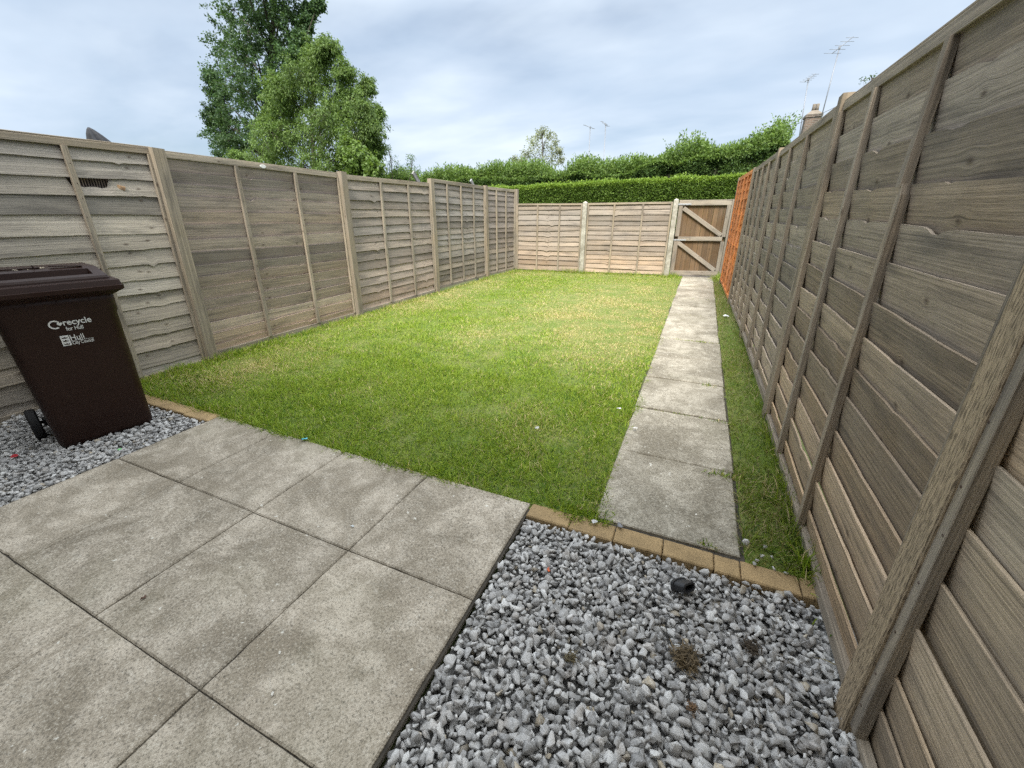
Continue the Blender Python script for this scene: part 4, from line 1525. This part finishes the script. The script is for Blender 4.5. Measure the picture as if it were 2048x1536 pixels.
def hedge(name, x0, x1, y0, y1, topf, n_face, n_top, leaf, ca, cb, label, shoots=0, shoot_h=0.3, group=None, lumps=0.22, lf=2.4):
    """a hedge with a twiggy core, a skin of leaves some depth thick and new shoots on top"""
    root = empty(name, (x0, y0, 0))
    tag(root, label, 'hedge', group)
    nx, nz = 60, 10
    xs = np.linspace(x0, x1, nx)
    mb = MB()
    P, U = [], []
    for x in xs:
        h = float(topf(np.array([x]))[0]) - 0.22
        a, b = y0 + 0.20, y1 - 0.20
        P.append([Vector((x - x0, a - y0, -0.1)), Vector((x - x0, a - y0 + 0.03, h - 0.1)), Vector((x - x0, a - y0 + 0.15, h)), Vector((x - x0, b - y0 - 0.15, h)), Vector((x - x0, b - y0, h - 0.1)), Vector((x - x0, b - y0, -0.1))])
        U.append((x, [0] * 7))
    mb.sections(P, U)
    mb.build('branches', MAT['twig'], root)
    pos, dirs = [], []
    x = RNG.uniform(x0, x1, n_face)
    h = topf(x)
    z = h * (1 - RNG.random(n_face) ** 1.3 * 0.62)
    lump = fbm(x * lf, z * lf * 1.1)
    dep = RNG.random(n_face) ** 1.6 * 0.24 + (0.5 - lump) * lumps
    pos.append(np.stack([x, y0 + dep, z], 1))
    dirs.append(np.stack([RNG.normal(0, 0.7, n_face), -0.55 + RNG.normal(0, 0.5, n_face), 0.5 + RNG.normal(0, 0.5, n_face)], 1))
    x = RNG.uniform(x0, x1, n_top)
    y = RNG.uniform(y0, y1, n_top)
    pos.append(np.stack([x, y, topf(x) + 0.06 * (fbm(x * 3, y * 3) - 0.5) * 2 - RNG.random(n_top) ** 2 * 0.2], 1))
    dirs.append(np.stack([RNG.normal(0, 0.5, n_top), RNG.normal(0, 0.5, n_top), 0.8 + RNG.normal(0, 0.3, n_top)], 1))
    if shoots:
        sx = RNG.uniform(x0, x1, shoots)
        sy = RNG.uniform(y0 + 0.05, y1, shoots)
        sh = shoot_h * RNG.uniform(0.3, 1.0, shoots) * (0.35 + 1.3 * vnoise(sx * 1.1 + 4, sx * 0 + 2))
        per = 16
        t = np.tile(np.linspace(0.02, 1, per), shoots)
        lx, ly = RNG.normal(0.05, 0.22, shoots), RNG.normal(0, 0.18, shoots)
        X = np.repeat(sx, per) + np.repeat(lx * sh, per) * t + RNG.normal(0, 0.02, shoots * per)
        Yy = np.repeat(sy, per) + np.repeat(ly * sh, per) * t + RNG.normal(0, 0.02, shoots * per)
        Z = np.repeat(topf(sx) - 0.12, per) + np.repeat(sh + 0.1, per) * t
        pos.append(np.stack([X, Yy, Z], 1))
        dirs.append(np.stack([RNG.normal(0, 0.6, len(X)), RNG.normal(0, 0.6, len(X)), 0.7 + RNG.normal(0, 0.3, len(X))], 1))
    pos, dirs = np.concatenate(pos), np.concatenate(dirs)
    n = len(pos)
    c = leaf_cols(n, ca, cb, 0.16)
    young = (pos[:, 2] > topf(pos[:, 0]) - 0.10)            # this year's growth is a paler, yellower leaf
    c[young] = c[young] * np.array([1.55, 1.45, 1.2])
    pos = pos - np.array([x0, y0, 0])
    leaf_mesh('foliage', pos, dirs, leaf * RNG.uniform(0.6, 1.3, n), c, root, 0.45)
    return root


MAT['twig'] = simple_mat('hedge_twigs', (0.030, 0.035, 0.014), 0.95, var=0.5, scale=8, bmp=0.5)
hedge('clipped_hedge', -7.0, 3.2, 12.6, 13.7, lambda x: 2.12 + 0.014 * (x + 6) + 0.05 * (fbm(x * 1.6, x * 0 + 4) - 0.5), 70000, 30000, 0.06, (0.088, 0.158, 0.030), (0.170, 0.255, 0.050),
      'neatly clipped green hedge just behind the far fence', shoots=700, shoot_h=0.12)


def top2(x):
    x = np.asarray(x, dtype=float)
    return 2.70 + 0.46 * np.exp(-((x - 1.9) / 1.5) ** 2) + 0.34 * np.exp(-((x + 0.5) / 1.7) ** 2) + 0.38 * (fbm(x * 1.1 + 3, x * 0 + 7) - 0.5)


hedge('shaggy_hedge', -14.0, 2.0, 16.2, 17.6, top2, 110000, 30000, 0.095, (0.060, 0.115, 0.034), (0.125, 0.195, 0.058),
      'taller shaggy hedge with loose shoots behind the clipped one', shoots=6500, shoot_h=0.6, lumps=0.85, lf=1.5)

# ---------------------------------------------------------------- over the fence: chimney house, aerials, parasol
Yh = 28.0
c_ = at(1626, 235, Yh)
hx, hz = c_.x, 5.05
hroot = empty('house', (hx, Yh, 0))
tag(hroot, 'brick house behind the right hand fence of which only a chimney shows', 'house')
m, nt_, b_, _ = new_mat('brickwork')
tcn = N(nt_, 'ShaderNodeTexCoord')
sp_ = N(nt_, 'ShaderNodeSeparateXYZ')
L(nt_, tcn.outputs['Object'], sp_.inputs[0])
cb_ = N(nt_, 'ShaderNodeCombineXYZ')
L(nt_, math_node(nt_, 'ADD', sp_.outputs[0], sp_.outputs[1]), cb_.inputs[0])
L(nt_, sp_.outputs[2], cb_.inputs[1])
bt = N(nt_, 'ShaderNodeTexBrick')
L(nt_, cb_.outputs[0], bt.inputs['Vector'])
for k_, v_ in (('Scale', 1.0), ('Brick Width', 0.225), ('Row Height', 0.075), ('Mortar Size', 0.010)):
    bt.inputs[k_].default_value = v_
bt.inputs['Color1'].default_value = (0.17, 0.115, 0.085, 1)
bt.inputs['Color2'].default_value = (0.10, 0.08, 0.065, 1)
bt.inputs['Mortar'].default_value = (0.21, 0.19, 0.165, 1)
L(nt_, bt.outputs[0], b_.inputs['Base Color'])
b_.inputs['Roughness'].default_value = 0.9
MAT['brick'] = m
MAT['slate'] = simple_mat('roof_slate', (0.09, 0.085, 0.085), 0.8, var=0.3, scale=6)
MAT['clay'] = simple_mat('clay_pot', (0.20, 0.17, 0.135), 0.85, var=0.2, scale=10)
mb = MB()
mb.box((-1.2, 0.0, -0.1), (9.0, 7.0, 2.9), ch=0.01)
mb.build('wall', MAT['brick'], hroot)
rz_ = 4.35
mb = MB()
P = [[Vector((-1.5, -0.4, 2.85)), Vector((-1.5, 3.5, rz_)), Vector((-1.5, 7.4, 2.85)), Vector((-1.5, 3.5, rz_ - 0.15))],
     [Vector((9.3, -0.4, 2.85)), Vector((9.3, 3.5, rz_)), Vector((9.3, 7.4, 2.85)), Vector((9.3, 3.5, rz_ - 0.15))]]
mb.sections(P, [(0, [0] * 5), (1, [0] * 5)])
roof = mb.build('roof', MAT['slate'], hroot)
ct, cb2 = at(1626, 222, Yh).z, at(1626, 320, Yh).z
mb = MB()
mb.box((-0.33, -0.22, 2.8), (0.33, 0.40, ct - 0.30))
mb.box((-0.37, -0.26, ct - 0.296), (0.37, 0.44, ct - 0.18))
mb.build('chimney', MAT['brick'], hroot)
mb = MB()
P, U = [], []
for z, w in ((ct - 0.178, 0.36), (ct - 0.06, 0.22), (ct + 0.02, 0.13)):
    P.append([Vector((-w, 0.09 - w, z)), Vector((w, 0.09 - w, z)), Vector((w, 0.09 + w, z)), Vector((-w, 0.09 + w, z))])
    U.append((0, [0] * 5))
mb.sections(P, U)
for dx in (-0.05, 0.10):
    mb.tube([(dx, 0.09, ct), (dx, 0.09, ct + 0.16), (dx, 0.09, ct + 0.30), (dx, 0.09, ct + 0.31)], [0.085, 0.07, 0.075, 0.06], 12)
mb.build('chimney_pot', MAT['clay'], hroot)


def aerial(foot, top, label, boom, n_el, el, kind=0, r=0.022):
    """a mast with a slanting boom and cross rods"""
    foot, top, boom = Vector(foot), Vector(top), Vector(boom)
    root = empty('tv_aerial', foot)
    tag(root, label, 'aerial', 'television aerials against the sky')
    top = top - foot
    mb = MB()
    mb.tube([(0, 0, 0), tuple(top * 0.97)], [r * 1.15, r], 8)
    mb.build('mast', MAT['alu'], root)
    mb = MB()
    hb = top * 0.965
    mb.tube([tuple(hb - boom * 0.35), tuple(hb + boom * 0.65)], [r * 0.7, r * 0.7], 6)
    mb.box(hb - Vector((0.04, 0.04, 0.05)), hb + Vector((0.04, 0.04, 0.05)))
    mb.build('boom', MAT['alu'], root)
    side = boom.cross(Vector((0, 1, 0))).cross(boom).normalized() if kind == 1 else Vector((1, 0.25, -0.05)).normalized()
    for k in range(n_el):
        t = -0.33 + 0.92 * k / max(1, n_el - 1)
        q = hb + boom * t
        mb = MB()
        w = el * (1.0 - 0.35 * k / n_el)
        mb.tube([tuple(q - side * w), tuple(q + side * w)], [r * 0.42, r * 0.42], 5)
        mb.build('rod', MAT['alu'], root)
    return root


# the house whose back door the picture is taken from; it shades the patio
home = empty('terraced_house', (-1.8, -1.30, 0))
tag(home, 'brick terraced house whose rear wall stands along the near end of the patio', 'house')
mb = MB()
mb.box((-7.0, -7.5, -0.1), (-0.55, 0.0, 4.9), ch=0.01)
mb.box((0.55, -7.5, -0.1), (7.0, 0.0, 4.9), ch=0.01)
mb.box((-0.549, -7.5, 2.10), (0.549, -0.002, 4.9), ch=0.01)
mb.build('wall', MAT['brick'], home)
mb = MB()
mb.sections([[Vector((x_, 0.35, 4.85)), Vector((x_, -3.75, 6.6)), Vector((x_, -7.9, 4.85)), Vector((x_, -3.75, 6.4))] for x_ in (-7.2, 7.2)], [(0, [0] * 5), (1, [0] * 5)])
mb.build('roof', MAT['slate'], home)
mb = MB()
mb.box((-0.545, -0.12, 0.03), (0.545, -0.06, 2.095), (1, 1, 1))
dr = mb.build('door', MAT['white'], home)
mb = MB()
mb.tube([(0.42, -0.055, 1.02), (0.42, -0.02, 1.02), (0.30, -0.02, 1.02)], [0.01, 0.01, 0.01], 8)
mb.build('handle', MAT['galv'], dr)

t1, b1 = at(1618, 152, 27.6), at(1600, 264, 27.6)
d1 = (t1 - b1)
aerial(b1 - d1 * 0.55, t1, 'shorter aerial on a thin mast left of the chimney', (0.42, 0.2, 0.34), 5, 0.22)
t2, b2 = at(1681, 88, 27.2), at(1645, 226, 27.2)
d2 = (t2 - b2)
aerial(b2 - d2 * 0.45, t2, 'taller aerial with cross rods right of the chimney', (0.72, 0.3, 0.62), 5, 0.36)
t3, b3 = at(1181, 246, 32), at(1178, 330, 32)
aerial((b3.x, 32, -0.1), t3, 'plain thin mast with a slanting arm behind the hedge', (-0.75, 0.1, 0.30), 2, 0.10, r=0.028)
t4, b4 = at(1212, 240, 32), at(1209, 330, 32)
aerial((b4.x, 32, -0.1), t4, 'thin mast with a stubby double head right of the plain one', (-0.50, 0.1, 0.35), 4, 0.14, r=0.028)

w0, w1 = at(1590, 250, 27), at(1690, 205, 27)
mb = MB()
mid = (w0 + w1) / 2 - Vector((0, 0, 0.03))
wd_ = (w1 - w0)
mb.tube([tuple(w0 - wd_ * 6 - Vector((0, 0, -0.5))), tuple(w0), tuple(mid), tuple(w1), tuple(w1 + wd_ * 6)], [0.010] * 5, 5)
cbl = mb.build('overhead_cable', MAT['black'])
tag(cbl, 'thin cable strung past the brick chimney', 'cable')

pt = at(166, 254, 2.9)
proot = empty('parasol', (pt.x, pt.y + 0.05, 0))
tag(proot, 'folded charcoal parasol tip showing over the left fence', 'parasol')
mb = MB()
P, U = [], []
zt = pt.z
dirv = Vector((-0.2, 0.98, 0)).normalized()
for z, r, ox in ((zt + 0.005, 0.008, 0.0), (zt - 0.015, 0.030, 0.010), (zt - 0.06, 0.062, 0.030), (zt - 0.12, 0.095, 0.058), (zt - 0.20, 0.13, 0.09), (zt - 0.34, 0.15, 0.11), (zt - 0.60, 0.14, 0.11), (zt - 1.1, 0.10, 0.11), (zt - 1.25, 0.07, 0.11)):
    P.append([Vector((dirv.x * ox + r * (1 + 0.16 * math.cos(8 * a)) * math.cos(a), dirv.y * ox + r * (1 + 0.16 * math.cos(8 * a)) * math.sin(a), z)) for a in [2 * math.pi * k / 32 for k in range(32)]])
    U.append((0, [0] * 33))
mb.sections(P, U)
mb.build('canopy', MAT['charcoal'], proot)
mb = MB()
mb.tube([(0, 0.11, -0.10), (0, 0.11, zt - 1.2)], [0.024, 0.024], 8)
mb.build('pole', MAT['alu'], proot)

for (px, py, Y, lab) in ((832, 352, 6.1, 'grey board end sticking up behind the left fence step'), (946, 366, 8.0, 'small grey board end behind the high grey panel')):
    q = at(px, py, Y)
    q.x = min(q.x, -4.40)
    mb = MB()
    d = Vector((0.0, 0.12, -0.14))
    mb.bar(tuple(q - Vector((0, 0.06, -0.05))), tuple(q + d * 1.0), 0.07, 0.03, (0, 0.7, 0.7), (0.25, 0.27, 0.30), 0.002, 2, 0, False)
    mb.bar((q.x, q.y + 0.06, -0.1), (q.x, q.y + 0.05, q.z - 0.05), 0.05, 0.05, (1, 0, 0), (0.25, 0.27, 0.30), 0.002, 2, 0, False)
    tag(mb.build('board_end', MAT['post']), lab, 'board', 'board ends behind the left fence')

# ---------------------------------------------------------------- small things on the ground
mb = MB()
P, U = [], []
for z, w, h in ((0.0, 0.040, 0.022), (0.010, 0.041, 0.023), (0.012, 0.036, 0.019), (0.050, 0.033, 0.017), (0.052, 0.026, 0.011), (0.030, 0.024, 0.010)):
    P.append([Vector((w * math.copysign(abs(math.cos(a)) ** 0.6, math.cos(a)), h * math.copysign(abs(math.sin(a)) ** 0.6, math.sin(a)), z)) for a in [2 * math.pi * k / 24 for k in range(24)]])
    U.append((0, [0] * 25))
mb.sections(P, U)
cap = mb.build('plastic_cap', MAT['black'])
cap.rotation_euler = (R(62), R(14), R(52))
cap.location = (0.115, 1.265, 0.012)
tag(cap, 'black oval plastic cap lying on the grey gravel', 'cap')


def clump(name, loc, r, n, c, label, h=0.02):
    x = RNG.normal(0, r * 0.45, n)
    y = RNG.normal(0, r * 0.45, n)
    z = np.abs(RNG.normal(0, h * 0.5, n))
    a = RNG.uniform(0, 6.28, n)
    l = RNG.uniform(0.4, 1.2, n) * r
    d = np.stack([np.cos(a), np.sin(a), RNG.normal(0, 0.25, n)], 1)
    p = np.stack([x, y, z], 1)
    s = np.stack([-np.sin(a), np.cos(a), np.zeros(n)], 1) * 0.0013
    V = np.stack([p - d * l[:, None] / 2 - s, p - d * l[:, None] / 2 + s, p + d * l[:, None] / 2 + s, p + d * l[:, None] / 2 - s], 1).reshape(-1, 3)
    i = np.arange(n) * 4
    col = np.array(c) * RNG.uniform(0.4, 1.3, n)[:, None]
    o = np_mesh(name, V, quads=np.stack([i, i + 1, i + 2, i + 3], 1), col=np.repeat(col, 4, axis=0), mat=MAT['blade'])
    o.location = loc
    tag(o, label, 'grass clump')
    return o


clump('dry_grass_clump', (0.155, 0.985, 0.004), 0.036, 330, (0.17, 0.125, 0.07), 'largest straw coloured clump of cut grass on the right gravel', 0.024)
clump('dry_grass_clump', (0.345, 1.105, 0.004), 0.026, 120, (0.085, 0.065, 0.045), 'dark brown clump of rotted grass on the gravel near the right fence', 0.018)
clump('dry_grass_clump', (-0.172, 0.845, 0.004), 0.019, 60, (0.16, 0.13, 0.07), 'small clump of dry grass on the gravel near the patio edge', 0.012)
clump('dry_grass_clump', (0.175, 0.845, 0.004), 0.015, 60, (0.18, 0.11, 0.06), 'reddish brown scrap of dry grass nearest the bottom of the gravel', 0.012)


def scrap(px, py, size, colr, label, cat, z=0.03, name='litter_scrap', rough=0.5):
    d = ray(px, py)
    q = Vector((0, 0, CAM_H)) + d * ((z - CAM_H) / d.z)
    mb = MB()
    P, U = [], []
    n = 9
    pts = [(math.cos(2 * math.pi * k / n) * random.uniform(0.6, 1.1), math.sin(2 * math.pi * k / n) * random.uniform(0.3, 0.7)) for k in range(n)]
    hh = [random.uniform(-0.15, 0.35) for _ in range(n)]
    for dz in (0.0, 0.0012):
        P.append([Vector((a * size, b * size, hh[i] * size + dz)) for i, (a, b) in enumerate(pts)])
        U.append((0, [0] * (n + 1)))
    mb.sections(P, U, colr)
    o = mb.build(name, MAT['scrap'])
    o.location = q
    o.rotation_euler = (0, 0, random.uniform(0, 3))
    tag(o, label, cat)


scrap(1238, 817, 0.020, (0.75, 0.75, 0.75), 'white scrap of paper on the lawn near the path', 'litter')
scrap(1270, 856, 0.018, (0.75, 0.74, 0.72), 'tiny white scrap at the very edge of the path', 'litter')
scrap(1074, 856, 0.020, (0.36, 0.37, 0.34), 'greyish scrap pressed into the lawn grass', 'litter')
scrap(1452, 632, 0.05, (0.70, 0.71, 0.74), 'white stone in the verge beside the right hand fence', 'litter', 0.04)
scrap(608, 878, 0.026, (0.10, 0.52, 0.68), 'light blue strip of plastic where patio meets lawn', 'litter', 0.012)
scrap(30, 913, 0.028, (0.42, 0.03, 0.04), 'dark red scrap on the gravel in front of the bin', 'litter', 0.008)
scrap(240, 899, 0.013, (0.16, 0.55, 0.16), 'bright green bit on the gravel by the patio corner', 'litter', 0.008)
scrap(1097, 1140, 0.013, (0.55, 0.10, 0.02), 'small orange bit on the gravel near the patio edge', 'litter', 0.006)
scrap(705, 1052, 0.010, (0.62, 0.66, 0.67), 'pale round spot of plastic on a patio flag', 'litter', 0.004)
scrap(1190, 1043, 0.020, (0.62, 0.62, 0.63), 'pale stone lying on the edging bricks', 'stone', 0.014)
scrap(1240, 1051, 0.020, (0.18, 0.18, 0.19), 'dark stone lying on the edging beside the path', 'stone', 0.014)

scrap(287, 1195, 0.012, (0.10, 0.05, 0.03), 'tiny dark brown leaf scrap on a flag left of the middle', 'litter', 0.004)
scrap(545, 1388, 0.008, (0.60, 0.58, 0.52), 'tiny pale chip of stone near the long joint of the patio', 'stone', 0.004)
